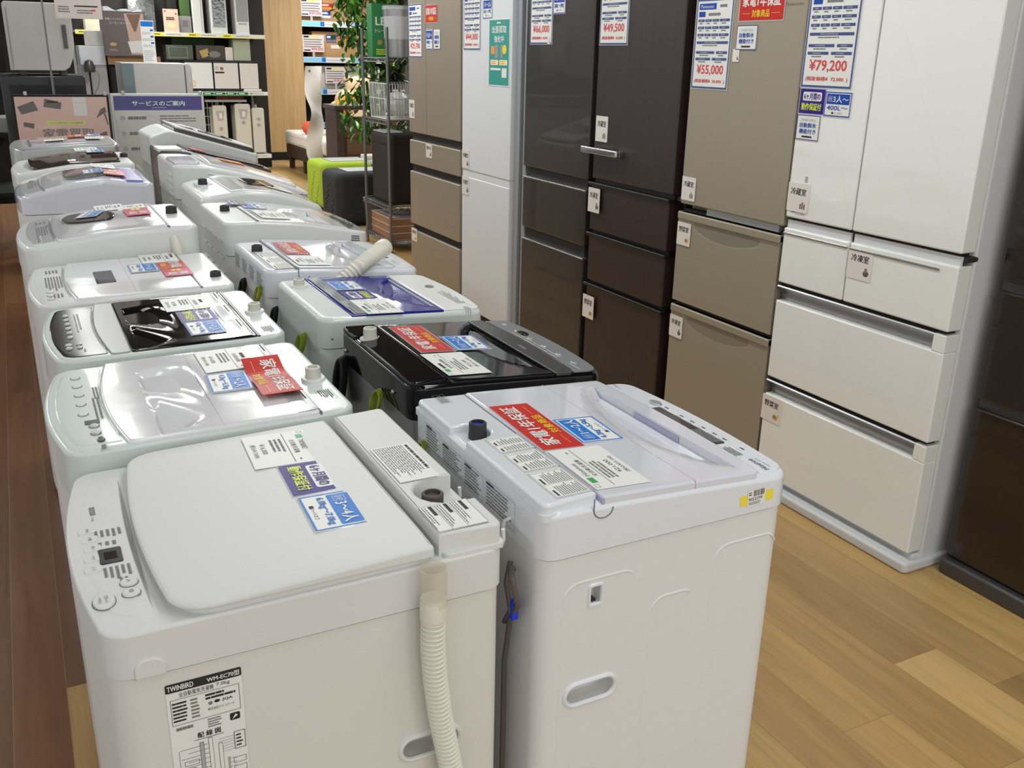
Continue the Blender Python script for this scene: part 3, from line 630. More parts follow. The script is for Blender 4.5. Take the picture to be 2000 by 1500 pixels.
# --- left row 2: white lid with a see-through looking wave recess, bent red card
def ctl(s, n, xm, y0, y1, m, parent, a=.011, bb=.009, ring=INKG):
    for i in range(n): s.button(xm, y0 + (y1 - y0) * i / max(1, n - 1), a, bb, m, .0018, parent, .0028, ring=ring)
def tscreen(s, x, y, w, h, parent, m=BLACKP, dz=.0018):
    b = MB(); M = s.M(x, y, dz); b.prism(rrect(-w / 2, w / 2, -h / 2, h / 2, .002), -.002, .001, m, .0004, 1, M=M); return b.build('display', parent)
s = Washer('second left washing machine from the front, white with a red card bent over its lid', -1, .548, .545, 1.722, .515, .8, [(0, .905), (.08, .9), (.545, .893)], WHITE, GREEN_W, .022, top_b=.01, well=(.548 - .474, .548 - .112))
lx = lambda X: .548 - X
def wave(xa, xb, L, depth, yc=0.):
    def g(x, y):
        if not xa < x < xb: return 0
        q = abs((y - yc) / L - .25 * (x - xa) / (xb - xa))
        if q >= 1: return 0
        t = (x - xa) / (xb - xa)
        return -depth * min(1, (1 - q) * 5) * min(1, (1 - t) * 40) * (t ** .8) * (.55 + .45 * math.cos(2.2 * math.pi * (y - yc) / L * .5 + t * 3))
    return g
x0, x1 = lx(.474), lx(.112)
lid = s.lid(x0, x1, .006, GLOSSW, .505, .022, .012, .006, wave(lx(.29), lx(.17), .2, .03), .005, xs_wall(x0, x1, lx(.17), 26), YSF)
b = MB(); b.rbox(lx(.4765), lx(.4735), -.255, .255, .89, s.zf(lx(.475)) + .0045, GREYP); b.build('hinge_gap', s.root)
s.slab(lx(.287), lx(.2862), .0062, INKL, .49, name='lid_seam', b=.0002, r=.0002, r0=.0002, parent=lid)
s.label_strip(lx(.474), lx(.43), -.245, .245, .0068, lid, 6, mat('label_grey', (188, 190, 190), .3, coat=.5), cols=4)
pan = s.slab(lx(.105), .526, .0016, GREEN_W, .46, .02, .018, .035, .006)
tscreen(s, lx(.062), s.loc(0, 1.868)[1], .022, .026, pan)
ctl(s, 5, lx(.05), s.loc(0, 2.16)[1], s.loc(0, 1.92)[1], GREEN_W, pan); ctl(s, 2, lx(.064), s.loc(0, 1.845)[1], s.loc(0, 1.806)[1], SILV, pan)
s.button(lx(.07), s.loc(0, 1.768)[1], .013, .007, DKGREY, .0018, pan)
s.prints(lx(.078), s.loc(0, 1.93)[1], .002, [('b', 0, 0, .16, .016, 2), ('b', -.1, .004, .1, .012, 2), ('r', .2, -.006, .022, .007, INKG)], pan)
s.inlet(lx(.515), s.loc(0, 1.925)[1], .03, NOZW, NOZW, .0165, 0, WHITE)
b = MB(); M = s.M(lx(.513), s.loc(0, 1.82)[1], .0006); b.frame(-.032, -.016, .032, .016, .0006, INKG, 1, M); b.bars(-.029, -.013, .029, .013, 6, INK, 1, M); b.build('caution_print', s.root, wn=False)
def bent(maker, fn):
    b = maker; nv = []
    b.v = [(x, y, z + fn(x, y)) for x, y, z in b.v]; return b
def red_bent():
    b = MB(); w, h = .235, .083
    for i in range(16):
        u0 = -w / 2 + w * i / 16; u1 = u0 + w / 16
        b.rbox(u0, u1, -h / 2, h / 2, -.001, .0002, RED)
    t = card_red(); k = t.mats.index(RED); keep = [i for i, q in enumerate(t.mi) if t.mats[q] not in (RED, FILM)]
    for i in keep: b.add([t.v[j] for j in t.f[i]], [tuple(range(len(t.f[i])))], t.mats[t.mi[i]])
    return bent(b, lambda x, y: .012 * (x / w * 2) ** 2 + .004 * math.sin(x / w * 9))
dz = .0075
s.put('price_card', (card_spec, '全自動洗濯機', '¥14,000', '(税込¥15,400)', None, .165, .112), .366, 2.134, dz, 'plain white price card on the second left washer, beside its bent red card', 'price card')
s.put('capacity_card', (card_people,), .345, 1.974, dz, 'blue and white capacity card touching the bent red card on a left washer', 'sign', -.06)
s.put('warranty_card', red_bent(), .428, 1.945, dz + .002, 'red one year warranty card, curled up, on the second left washer', 'sign', -.02)

# --- left row 3: black lid with grey band
s = Washer('left washing machine with glossy black lid, grey band and dark control panel', -1, .556, .54, 2.305, .515, .8, [(0, .905), (.08, .9), (.54, .893)], WHITE, GREEN_W, .02, top_b=.01, well=(.556 - .482, .556 - .183))
lx = lambda X: .556 - X
x0, x1 = lx(.482), lx(.183)
lid = s.lid(x0, x1, .004, BLACKG, .5, 0, .008, .006, wave(lx(.32), lx(.2), .2, .026), .004, xs_wall(x0, x1, lx(.2), 26), YSF)
b = MB(); b.rbox(lx(.49), lx(.482), -.25, .25, .89, s.zf(lx(.486)) + .003, BLACKP); b.build('hinge_gap', s.root)
s.slab(lx(.181), lx(.137), .004, SILV, .5, .016, 0., .01, .006, name='lid_band', parent=lid)
s.label_strip(lx(.472), lx(.43), -.245, .245, .0048, lid, 6, mat('label_silver', (170, 174, 176), .25, coat=.5), cols=3)
pan = s.slab(lx(.133), .522, .0015, mat('panel_near_black', (40, 38, 39), .15, spec=.45), .475, .018, .016, .035, .006)
ctl(s, 6, lx(.06), s.loc(0, 2.72)[1], s.loc(0, 2.5)[1], SILV, pan, .012, .007, None); ctl(s, 2, lx(.052), s.loc(0, 2.43)[1], s.loc(0, 2.4)[1], SILV, pan, .011, .008, None); ctl(s, 2, lx(.075), s.loc(0, 2.43)[1], s.loc(0, 2.4)[1], SILV, pan, .01, .007, None)
s.prints(lx(.085), s.loc(0, 2.55)[1], .002, [('b', -.08, 0, .2, .016, 2, INKL), ('b', .18, 0, .03, .008, 1, INKL)], pan)
s.inlet(lx(.527), s.loc(0, 2.545)[1], .026, NOZW, NOZW, .0165, 0, WHITE)
b = MB(); M = s.M(lx(.52), s.loc(0, 2.36)[1], .0006); b.bars(-.03, -.014, .03, .014, 6, INK, 1, M); b.build('caution_print', s.root, wn=False)
dz = .0052
s.put('price_card', (card_spec, '全自動洗濯機', '¥15,000', '(税込¥16,500)', None, .15, .118), .368, 2.705, dz, 'plain white price card on the black lid of the left row', 'price card')
s.put('warranty_card', (card_warranty, .118, .09), .376, 2.558, dz, 'purple six month warranty card on the black lid of the left row', 'sign')
s.put('capacity_card', (card_people,), .376, 2.436, dz, 'blue and white capacity card on the black lid of the left row', 'sign')

# --- left row 4: white with dark opening
s = Washer('left washing machine with a small dark window in its glossy white lid', -1, .545, .55, 2.872, .54, .8, [(0, .91), (.1, .905), (.35, .9), (.55, .893)], WHITE, WHITE, .02, top_b=.012)
lx = lambda X: .545 - X
lid = s.lid(lx(.443), lx(.096), .006, GLOSSW, .525, .016, .012, .006, None, .006)
b = MB(); b.rbox(lx(.449), lx(.443), -.262, .262, .89, s.zf(lx(.446)) + .004, GREYP); b.build('hinge_gap', s.root)
s.strip(lx(.222), lx(.166), s.loc(0, 3.215)[1], s.loc(0, 3.045)[1], .008, BLACKG, 'lid_window', lid, .006, .001)
s.slab(lx(.262), lx(.261), .0064, INKL, .51, name='lid_seam', b=.0002, r=.0002, r0=.0002, parent=lid)
pan = s.slab(lx(.088), lx(.01), .0016, WHITE, .49, .014, .012, .03, .006)
s.prints(lx(.05), s.loc(0, 3.13)[1], .002, [('b', 0, 0, .2, .05, 6), ('b', -.17, 0, .06, .04, 4), ('b', .17, 0, .06, .04, 4)], pan); ctl(s, 3, lx(.035), s.loc(0, 3.02)[1], s.loc(0, 2.93)[1], WHITE, pan)
s.inlet(lx(.51), s.loc(0, 3.01)[1], .016, NOZK, NOZK, .0165)
dz = .0075
s.put('price_card', (card_spec, '全自動洗濯機', '¥18,000', '(税込¥19,800)', RED, .15, .115), .382, 3.335, dz, 'white price card with a red mark on the left washer with the dark window', 'price card')
s.put('capacity_card', (card_people,), .318, 3.203, dz, 'blue and white capacity card on the left washer with the small dark window', 'sign')
s.put('warranty_card', (card_red, .13, .083), .405, 3.215, dz, 'short red warranty card on the left washer with the small dark window', 'sign')
def card_mag(w=.12, h=.085, m=None):
    b = MB(); b.rbox(-w / 2, w / 2, -h / 2, h / 2, -.001, .0002, m or MAGENTA); b.rect(-w / 2, -h / 2, -w * .12, h / 2, RED, 1, I4)
    b.text('長期', -w * .02, h * .05, w * .36, h * .36, PAPER, 2, I4, .02); b.text('保証', -w * .02, -h * .36, w * .36, -h * .05, PAPER, 2, I4, .02); b.bars(-w * .42, -h * .2, -w * .16, h * .2, 2, YEL, 2, I4, .8)
    return b
s.put('warranty_card', (card_mag, .1, .083), .407, 3.09, dz, 'magenta long warranty card on the left washer with the small dark window', 'sign')

# --- left row 5: larger, almond shaped smoked window
s = Washer('left washing machine with an almond shaped smoked window and magenta card', -1, .54, .56, 3.44, .555, .86, [(0, 1.0), (.1, .998), (.3, .985), (.56, .952)], WHITE, WHITE, .02, top_b=.016)
lx = lambda X: .54 - X
lid = s.lid(lx(.438), lx(.088), .008, GLOSSW, .535, .012, .014, .006, lambda x, y: .005 * max(0, 1 - ((x - .27) / .17) ** 2) * max(0, 1 - (y / .2) ** 2), .006, None, YSF)
b = MB(); b.rbox(lx(.445), lx(.438), -.27, .27, .98, s.zf(lx(.44)) + .005, GREYP); b.build('hinge_gap', s.root)
pts = [(lx(.13), s.loc(0, 3.70)[1])] + [(lx(.205 + .085 * math.cos(t) * (1 if math.cos(t) > 0 else 1.0)), s.loc(0, 3.78)[1] + .125 * math.sin(t)) for t in [math.pi * 2 * i / 24 for i in range(24)]][0:0]
alm = []
for i in range(24):
    t = 2 * math.pi * i / 24; c, sn = math.cos(t), math.sin(t); alm.append((.125 * math.copysign(abs(c) ** 1.15, c), .085 * math.copysign(abs(sn) ** 1.3, sn)))
b = MB(); M = s.M(lx(.205), s.loc(0, 3.76)[1], .0135, .5); b.prism(alm, -.01, .004, SMOKE, .003, 2, M=M); b.build('lid_window', lid)
s.slab(lx(.31), lx(.309), .0088, INKL, .5, name='lid_seam', b=.0002, r=.0002, r0=.0002, parent=lid)
pan = s.slab(lx(.08), lx(.008), .002, GLOSSW, .5, .014, .01, .03, .006)
s.prints(lx(.045), s.loc(0, 3.7)[1], .0026, [('b', 0, 0, .2, .04, 5), ('b', -.18, 0, .05, .04, 3), ('r', -.1, .02, .03, .01, INKG)], pan); ctl(s, 4, lx(.03), s.loc(0, 3.6)[1], s.loc(0, 3.5)[1], SILV, pan)
s.inlet(lx(.492), s.loc(0, 3.74)[1], .026, NOZK, NOZK, .02)
dz = .0095
s.put('price_card', (card_spec, '全自動洗濯機', '¥25,000', '(税込¥27,500)', None, .14, .1), .29, 3.94, dz + .002, 'plain white price card at the far edge of the left washer with the almond window', 'price card')
s.put('capacity_card', (card_people, '3〜4人', '7.0kg〜8.0kg', .115, .075), .212, 3.79, dz + .0105, 'blue and white capacity card lying on the almond shaped smoked window', 'sign', -.35)
s.put('spec_card', (card_spec, '全自動洗濯機', '8.0kg', '2017年製', None, .12, .1), .365, 3.9, dz + .001, 'small white specification card behind the magenta card on the left row', 'price card')
s.put('warranty_card', (card_mag, .16, .085), .372, 3.75, dz + .0055, 'magenta long warranty card on the left washer with the almond window', 'sign')
b = MB(); b.tube([(.09, .15, .95), (.09, .2, .965), (.085, .275, .955), (.08, .285, .92), (.08, .285, .85)], lambda i: .018 + .001 * (i % 2), HOSE, 12); b.build('drain_hose', s.root)

# --- left rows 6, 7, 8
s = Washer('left washing machine with a purple rear deck and domed grey window lid', -1, .53, .54, 4.5, .58, .9, [(0, 1.02), (.08, 1.02), (.2, 1.035), (.35, 1.02), (.54, .975)], COOLB, LAV, .02, top_b=.016)
lx = lambda X: .53 - X
lid = s.lid(lx(.42), lx(.09), .006, GLOSSW, .55, .014, .014, .006, lambda x, y: .008 * max(0, 1 - (y / .28) ** 2) * max(0, 1 - ((x - .27) / .18) ** 2), .006, None, YSF)
b = MB(); M = s.M(lx(.26), .04, .0165); b.prism(rrect(-.17, .17, -.085, .085, .06, 6), -.02, .003, mat('grey_window', (108, 114, 118), .1, coat=1), .003, 2, M=M); b.build('lid_window', lid)
s.strip(lx(.49), lx(.4), -.26, .26, .008, mat('purple_deck', (132, 126, 196), .25, coat=.5), 'rear_deck')
pan = s.slab(lx(.08), lx(.008), .002, GLOSSW, .52, .014, .01, .03, .006); s.prints(lx(.045), 0, .0026, [('b', 0, 0, .25, .04, 5), ('r', -.15, .0, .03, .02, INKG)], pan)
s.put('price_card', (card_spec, '全自動洗濯機', '¥30,000', '(税込¥33,000)', None, .15, .1), .36, 4.95, .018, 'plain white price card beside the purple rear deck of a left washer', 'price card')
s.put('capacity_card', (card_people,), .3, 4.74, .0195, 'blue and white capacity card on the grey domed window of a left washer', 'sign')
s.put('warranty_card', (card_mag, .2, .09, RED), .385, 4.7, .018, 'red and magenta warranty card beside the purple rear deck of a left washer', 'sign')
s = Washer('left washing machine with a wide dark brown glass lid', -1, .525, .54, 5.12, .58, .92, [(0, 1.045), (.1, 1.045), (.3, 1.04), (.54, 1.005)], WHITE, WHITE, .02, top_b=.018)
lx = lambda X: .525 - X
lid = s.lid(lx(.46), lx(.06), .008, SMOKE, .53, .012, .03, .02, lambda x, y: .02 * max(0, 1 - (y / .27) ** 2), .006, None, YSF, name='glass_lid')
s.inlet(lx(.5), s.loc(0, 5.4)[1], .02, NOZK, NOZK, .018)
s.put('price_card', (card_spec, '全自動洗濯機', '¥38,000', '(税込¥41,800)', None, .16, .11), .33, 5.55, .032, 'plain white price card on the brown glass lid of a left washer', 'price card')
s.put('capacity_card', (card_people,), .365, 5.42, .033, 'blue and white capacity card on the brown glass lid of a left washer', 'sign')
b = MB(); b.tube([(.03, .12, .96), (-.02, .14, 1.0), (-.05, .16, .96), (-.06, .16, .86)], .02, mat('clear_grey_hose', (150, 150, 148), .3), 10); b.build('hose_stub', s.root)
s = Washer('farthest left washing machine, silvery lid with a red card, in front of the pink board', -1, .53, .54, 5.86, .58, .94, [(0, 1.075), (.2, 1.075), (.54, 1.055)], WHITE, SILV, .02, top_b=.02)
lx = lambda X: .53 - X
lid = s.lid(lx(.44), lx(.08), .008, mat('silver_lid', (186, 188, 194), .15, coat=1), .55, .012, .02, .006, lambda x, y: .012 * max(0, 1 - (y / .27) ** 2), .006, None, YSF)
s.put('warranty_card', (card_red, .14, .09), .32, 6.12, .024, 'red warranty card on the farthest left washer', 'sign')
s.put('price_card', (card_spec, '全自動洗濯機', '¥28,000', '(税込¥30,800)', None, .15, .1), .41, 6.02, .02, 'plain white price card on the farthest left washer', 'price card')
s.put('capacity_card', (card_people, '1〜2人', '4.2kg〜5.5kg', .11, .07), .42, 6.2, .022, 'small blue capacity card on the farthest left washer', 'sign')
s.put('paper_slip', (card_spec, '洗濯機', '乾燥', '付き', None, .1, .1), .2, 6.0, .02, 'small white paper slip on the front half of the farthest left washer', 'price card')

# --- right row 2: black
s = Washer('black washing machine with silver grey steel body and glossy black lid', 1, .678, .49, 1.755, .5, .835, [(0, .915), (.12, .91), (.49, .886)], STEEL, BLACKG, .014, top_b=.012, well=(.773 - .678, 1.034 - .678))
rx = lambda X: X - .678
ny = s.loc(0, 2.132)[1]
bump = crescent(rx(1.03), rx(.93), .21, .04)
x0, x1 = rx(.773), rx(1.034)
lid = s.lid(x0, x1, .004, BLACKG, .49, 0, .004, .006, bump, .004, xs_wall(x0, x1, rx(1.03), 20), YSF)
s.slab(rx(1.036), rx(1.083), .004, DKGREY, .49, .012, .0, .012, .004, name='lid_band', parent=lid)
pan = s.slab(rx(1.086), rx(1.158), .003, GREYP, .478, .013, .012, .035, .004)
b = MB(); M = s.M(rx(1.06), s.loc(0, 1.98)[1], .0046); b.text('Haier', -.02, -.005, .02, .005, INKL, 1, M); b.build('maker_mark', lid, wn=False)
ctl(s, 6, rx(1.125), s.loc(0, 2.2)[1], s.loc(0, 1.83)[1], SILV, pan, .011, .008, INK); s.button(rx(1.128), s.loc(0, 2.1)[1], .022, .014, BLACKG, .003, pan)
s.prints(rx(1.108), 0, .0035, [('b', .02, 0, .3, .02, 2, INKL), ('b', -.2, 0, .06, .012, 1, INKL)], pan)
dk = MB(); dk.prism(deck(.005, rx(.766), -.243, .243, ny - .026, ny + .026, .052), .9, .922, BLACKG, .005, 3); dk.build('rear_deck', s.root)
s.inlet(rx(.718), ny, .032, NOZW, NOZW, .0165, 0, NOZW)
loopwire(s, .652, 2.2, .79, BLACKM, 'power_cord', .0055, .06, 4, .12); loopwire(s, .655, 1.93, .825, EARTH, 'earth_wire', .0022, .05, 4, .055)
for Y in (1.86, 2.2): MB().sphere((-.002, s.loc(0, Y)[1], .872), .0055, STEEL, 10, 6).build('screw', s.root)
dz = .0052
s.put('warranty_card', (card_red,), .837, 2.094, dz, 'red one year warranty card on the black washer', 'sign', -.02)
s.put('capacity_card', (card_people,), .93, 2.035, dz + .001, 'blue and white capacity card on the black washer', 'sign', -.05)
s.put('price_card', (card_spec, '全自動洗濯機', '¥15,000', '(税込¥16,500)', GREEN, .168, .106), .834, 1.876, dz, 'plain white price card on the black washer', 'price card')

# --- right row 3: blue lid
s = Washer('white washing machine with a glossy royal blue lid, behind the black one', 1, .666, .492, 2.385, .5, .82, [(0, .908), (.12, .904), (.49, .886)], GREEN_W, GREEN_W, .014, top_b=.016, well=(.755 - .666, 1.03 - .666))
rx = lambda X: X - .666
x0, x1 = rx(.755), rx(1.03)
lid = s.lid(x0, x1, .003, BLUEL, .485, 0, .004, .004, crescent(rx(1.024), rx(.92), .2, .045), .004, xs_wall(x0, x1, rx(1.024), 20), YSF)
s.label_strip(rx(.765), rx(.8), -.236, .236, .0036, lid, 5, mat('label_silver', (170, 174, 176), .25), cols=3)
pan = s.slab(rx(1.034), rx(1.15), .0025, WHITE, .48, .013, .0, .035, .004)
s.button(rx(1.105), s.loc(0, 2.69)[1], .016, .014, GREYP, .0028, pan, .003)
s.prints(rx(1.115), s.loc(0, 2.56)[1], .003, [('b', 0, 0, .2, .03, 4, INKL), ('b', -.16, .01, .06, .02, 3, INKL)], pan); ctl(s, 4, rx(1.128), s.loc(0, 2.6)[1], s.loc(0, 2.44)[1], GREEN_W, pan, .012, .007)
s.inlet(rx(.715), s.loc(0, 2.78)[1], .024, NOZW, NOZW, .0165, 0, WHITE)
loopwire(s, .635, 2.52, .8, EARTH, 'earth_wire', .0022, .05, 5, .06); loopwire(s, .645, 2.86, .79, BLACKM, 'power_cord', .004, .04, 3, .07)
b = MB(); b.sphere((.03, -.2488, .85), .004, STEEL, 10, 6); b.build('screw', s.root)
dz = .0042
s.put('price_card', (card_spec, '全自動洗濯機', '¥12,000', '(税込¥13,200)', GREEN, .165, .105), .852, 2.468, dz, 'plain white price card on the royal blue lid', 'price card')
s.put('capacity_card', (card_people, '1〜2人', '4.2kg〜5.5kg', .115, .09), .847, 2.742, dz, 'blue and white capacity card on the royal blue lid', 'sign')
s.put('warranty_card', (card_warranty, .105, .085), .85, 2.61, dz, 'purple six month warranty card on the royal blue lid', 'sign')

# --- right row 4: white with hose standing up
s = Washer('white washing machine with its corrugated hose sticking up, behind the blue lid', 1, .649, .52, 2.92, .51, .84, [(0, .932), (.11, .93), (.52, .898)], COOLB, COOL, .012, top_b=.014, well=(.748 - .649, 1.08 - .649))
rx = lambda X: X - .649
x0, x1 = rx(.748), rx(1.08)
lid = s.lid(x0, x1, .007, LAV, .5, .01, .012, .005, crescent(rx(1.04), rx(.95), .22, .034), .005, xs_wall(x0, x1, rx(1.04)), YSF)
b = MB(); b.rbox(rx(.744), rx(.748), -.25, .25, .91, s.zf(rx(.746)) + .006, GREYP); b.build('hinge_gap', s.root)
s.label_strip(.03, .094, -.245, .06, .0012, s.root, 6, PAPER, cols=3); s.inlet(.045, s.loc(0, 3.24)[1], .022, NOZK, NOZK, .018)
pan = s.slab(rx(1.086), rx(1.155), .0025, COOL, .49, .011, .01, .035, .004); tscreen(s, rx(1.11), -.02, .02 * 6, .02, pan, BLACKP, .003)
ctl(s, 4, rx(1.135), -.18, .12, COOL, pan, .011, .006); s.prints(rx(1.11), -.15, .0031, [('t', 0, 0, .045, .01, 'Hisense')], pan)
b = MB(); M = axes((-.0006, 0, .885), (0, -1, 0), (0, 0, 1), (-1, 0, 0))
for k in range(4): b.frame(-.22 + k * .11, -.03, -.13 + k * .11, .025, .0006, INKG, 1, M); b.bars(-.216 + k * .11, -.026, -.134 + k * .11, .021, 6, INKG, 1, M, .4, chunk=.15)
b.build('rear_print', s.root, wn=False)
b = MB(); b.tube([(rx(.752), -.2545, .935), (rx(.752), -.2545, .905), (rx(.757), -.2545, .893), (rx(.768), -.2545, .889), (rx(.78), -.2545, .893), (rx(.786), -.2545, .905)], .0016, mat('hinge_line', (110, 112, 136), .4), 6); b.build('hinge_notch', s.root)
# hose comes up between the two machines and leans forward over the front panel
kp = [(.87, 2.902, .845), (.889, 2.897, .884), (.944, 2.9, .924), (.995, 2.935, .944), (1.075, 3.01, .962)]
cum = np.concatenate([[0], np.cumsum([math.dist(kp[i], kp[i + 1]) for i in range(4)])]); tt = np.linspace(0, cum[-1], 42)
pts = [(rx(float(np.interp(t, cum, [q[0] for q in kp]))), s.loc(0, float(np.interp(t, cum, [q[1] for q in kp])))[1], float(np.interp(t, cum, [q[2] for q in kp]))) for t in tt]
b = MB(); b.tube([tuple(p) for p in pts], lambda i: (.0225 if i % 2 else .0275) if i < 36 else .0295, HOSE, 14); hs = b.build('drain_hose', s.root)
loopwire(s, .63, 3.0, .84, EARTH, 'earth_wire', .0022, .04, 4, .05); loopwire(s, .632, 3.25, .8, BLACKM, 'power_cord', .004, .05, 3, .07)
dz = .0085
s.put('warranty_card', (card_red, .215, .083), .812, 3.235, dz, 'red one year warranty card on the washer with the upright hose', 'sign')
s.put('price_card', (card_spec, '全自動洗濯機', '¥17,000', '(税込¥18,700)', None, .16, .105), .81, 3.012, dz, 'plain white price card on the washer with the upright hose', 'price card')

# --- right row 5: sloping, open handle well
s = Washer('right washing machine with steeply sloping grey-edged top and deep handle well', 1, .643, .555, 3.53, .53, .86, [(0, .985), (.12, .984), (.3, .965), (.555, .918)], WHITE, WHITE, .012, top_b=.012, well=(.77 - .643, 1.115 - .643))
rx = lambda X: X - .643
x0, x1 = rx(.77), rx(1.115)
lid = s.lid(x0, x1, .006, GLOSSW, .515, .01, .012, .005, crescent(rx(1.06), rx(.9), .19, .05, -.04), .005, xs_wall(x0, x1, rx(1.06)), YSF)
b = MB(); b.rbox(rx(.764), rx(.77), -.255, .255, .97, s.zf(rx(.767)) + .005, GREYP); b.build('hinge_gap', s.root)
pan = s.slab(rx(1.12), rx(1.192), .002, mat('panel_pearl_grey', (158, 164, 162), .15, coat=1), .5, .01, .008, .03, .004); s.prints(rx(1.155), 0, .0026, [('b', 0, 0, .34, .03, 3, INK)], pan)
s.inlet(.06, s.loc(0, 3.82)[1], .022, NOZK, NOZK, .018)
for k in range(4):
    for z in (.78, .84, .9): MB().rbox(-.004, .004, -.2 + k * .11, -.12 + k * .11, z, z + .008, WHITE, .002, .002).build('rear_rib', s.root)
b = MB(); M = axes((.5, -.2653, .89), (1, 0, -.1), (.1, 0, 1), (0, -1, 0)); b.bars(-.02, -.02, .02, .02, 5, INK, 1, M, .5); b.build('rating_print', s.root, wn=False)
dz = .0075
s.put('price_card', (card_spec, '全自動洗濯機', '¥27,000', '(税込¥29,700)', None, .2, .11), .85, 3.68, dz, 'plain white price card on the right washer with the deep handle well', 'price card')
s.put('capacity_card', (card_people, '3〜4人', '6.0kg〜7.0kg', .12, .09), .83, 3.9, dz, 'blue and white capacity card on the right washer with the deep handle well', 'sign')
s.put('warranty_card', (card_warranty, .12, .07), .78, 3.97, dz + .001, 'purple warranty card at the far edge of the right washer with the deep handle well', 'sign')
# --- right row 6: domed
s = Washer('right washing machine with a domed white top and black glass strip', 1, .66, .53, 4.11, .56, .88, [(0, .99), (.06, 1.005), (.18, 1.02), (.32, 1.005), (.45, .965), (.53, .932)], WHITE, WHITE, .012, top_b=.02)
rx = lambda X: X - .66
lid = s.lid(.13, .46, .006, GLOSSW, .53, .012, .02, .01, None, .006, None)
b = MB(); M = s.M(.3, .02, .009); b.prism(rrect(-.11, .11, -.06, .06, .02), -.012, .002, BLACKG, .001, 1, M=M); b.build('lid_window', lid)
b = MB(); b.rbox(.04, .13, .02, .14, .99, 1.0115, LAV, .01, .004); b.build('rear_cap', s.root); s.inlet(.07, .05, .03, NOZK, NOZK, .02)
pan = s.slab(.465, .522, .002, GLOSSW, .5, .01, .008, .03, .004); s.prints(.49, 0, .0026, [('b', 0, 0, .3, .03, 3, INK)], pan)
b = MB(); b.tube([(.02, -.2805, .93), (.15, -.281, .955), (.3, -.281, .945), (.5, -.281, .89)], .004, WHITE, 6); b.build('side_rib', s.root)
s.put('spec_card', (card_spec, '全自動洗濯機', '¥35,000', '(税込¥38,500)', None, .2, .12), 1.03, 4.33, .0085, 'white specification card on the right washer with the domed top', 'price card')
# --- right row 7: big, sloping
s = Washer('large right washing machine with ridged rear and long sloping white top', 1, .655, .655, 4.77, .58, .9, [(0, 1.065), (.14, 1.06), (.35, 1.01), (.655, .908)], COOLB, WHITE, .012, top_b=.02)
lid = s.lid(.17, .6, .012, GLOSSW, .52, .012, .04, .01, lambda x, y: .014 * max(0, 1 - (y / .26) ** 2), .008, None, YSF)
b = MB(); b.rbox(.01, .13, -.27, .02, 1.05, 1.075, LAV, .02, .008); b.build('rear_cap', s.root)
b = MB()
for k in range(8): b.rbox(-.004, .004, -.24, -.1, .78 + k * .032, .79 + k * .032, WHITE, .002, .002)
b.build('rear_vents', s.root)
b = MB(); b.tube([(.16, -.2905, 1.02), (.35, -.291, .97), (.63, -.291, .87)], .005, WHITE, 6); b.build('side_rib', s.root)
s.put('spec_card', (card_mag, .16, .12, ORANGE), .98, 5.05, .027, 'orange and white promotion card on the large sloping right washer', 'sign')
# --- right rows 8 and 9
s = Washer('dark grey washing machine between the large sloping one and the tall slanted one', 1, .68, .6, 5.42, .42, .9, [(0, 1.07), (.15, 1.065), (.6, .95)], DKGREY, DKGREY, .012, top_b=.014)
lid = s.lid(.15, .56, .008, BLACKG, .39, .012, .03, .01, None, .006); s.put('warranty_card', (card_red, .16, .08), .9, 5.58, .0095, 'red warranty card on the dark grey right washer', 'sign')
b = MB(); b.rbox(.0, .12, -.19, .0, 1.06, 1.078, WHITE, .01, .004); b.build('rear_cap', s.root)
s = Washer('farthest right washing machine, tall with a slanted lid edged in dark brown', 1, .7, .62, 5.92, .58, .93, [(0, 1.1), (.1, 1.14), (.13, 1.135), (.62, .99)], WHITE, WHITE, .01, top_b=.014)
lid = s.lid(.14, .6, .024, mat('brown_edge', (64, 54, 50), .2, coat=.6), .56, .01, .03, .01, None, .008, name='lid'); s.slab(.15, .59, .032, WHITE, .54, .01, 0, .03, .01, 'lid_top', lid, .006)
b = MB(); M = s.M(.38, 0, .034); b.prism(rrect(-.18, .18, -.12, .12, .05), -.004, .004, mat('grey_window', (108, 114, 118), .1), .003, 2, M=M); b.build('lid_window', lid)
s.put('spec_card', (card_spec, '洗濯乾燥機', '¥58,000', '(税込¥63,800)', None, .2, .14), .98, 6.2, .0395, 'white specification card on the slanted lid of the farthest right washer', 'price card')

# ------------------------------------------------------------------ refrigerators along the right
FG = 'refrigerators in a row along the aisle'
CHAMP = mat('champagne_steel', (158, 146, 132), .38, metal=.35, noise=.05, nscale=400); CHAMPS = mat('champagne_side', (120, 112, 104), .5)
FWH = mat('fridge_white', (216, 218, 222), .4); FSIL = mat('fridge_silver_side', (150, 154, 158), .45, metal=.2)
FDK = mat('fridge_dark_brown', (58, 52, 50), .32, metal=.3, coat=.3); FBK = mat('fridge_black_side', (20, 19, 19), .4)
FWD = wood('fridge_dark_wood', (40, 28, 26), (54, 40, 38), (60, 60, 1.), .38, 4)
TAN = mat('fridge_tan', (158, 148, 130), .42, metal=.25, noise=.04, nscale=500); TANS = mat('fridge_tan_side', (130, 122, 108), .5)
FGL = mat('fridge_white_glass', (235, 235, 231), .07, coat=1); FWS = mat('fridge_white_side', (208, 209, 211), .45)
FBR = mat('fridge_deep_brown', (34, 22, 18), .22, coat=.5)
GASK = mat('gasket_dark', (44, 42, 42), .7)
XF = 2.44
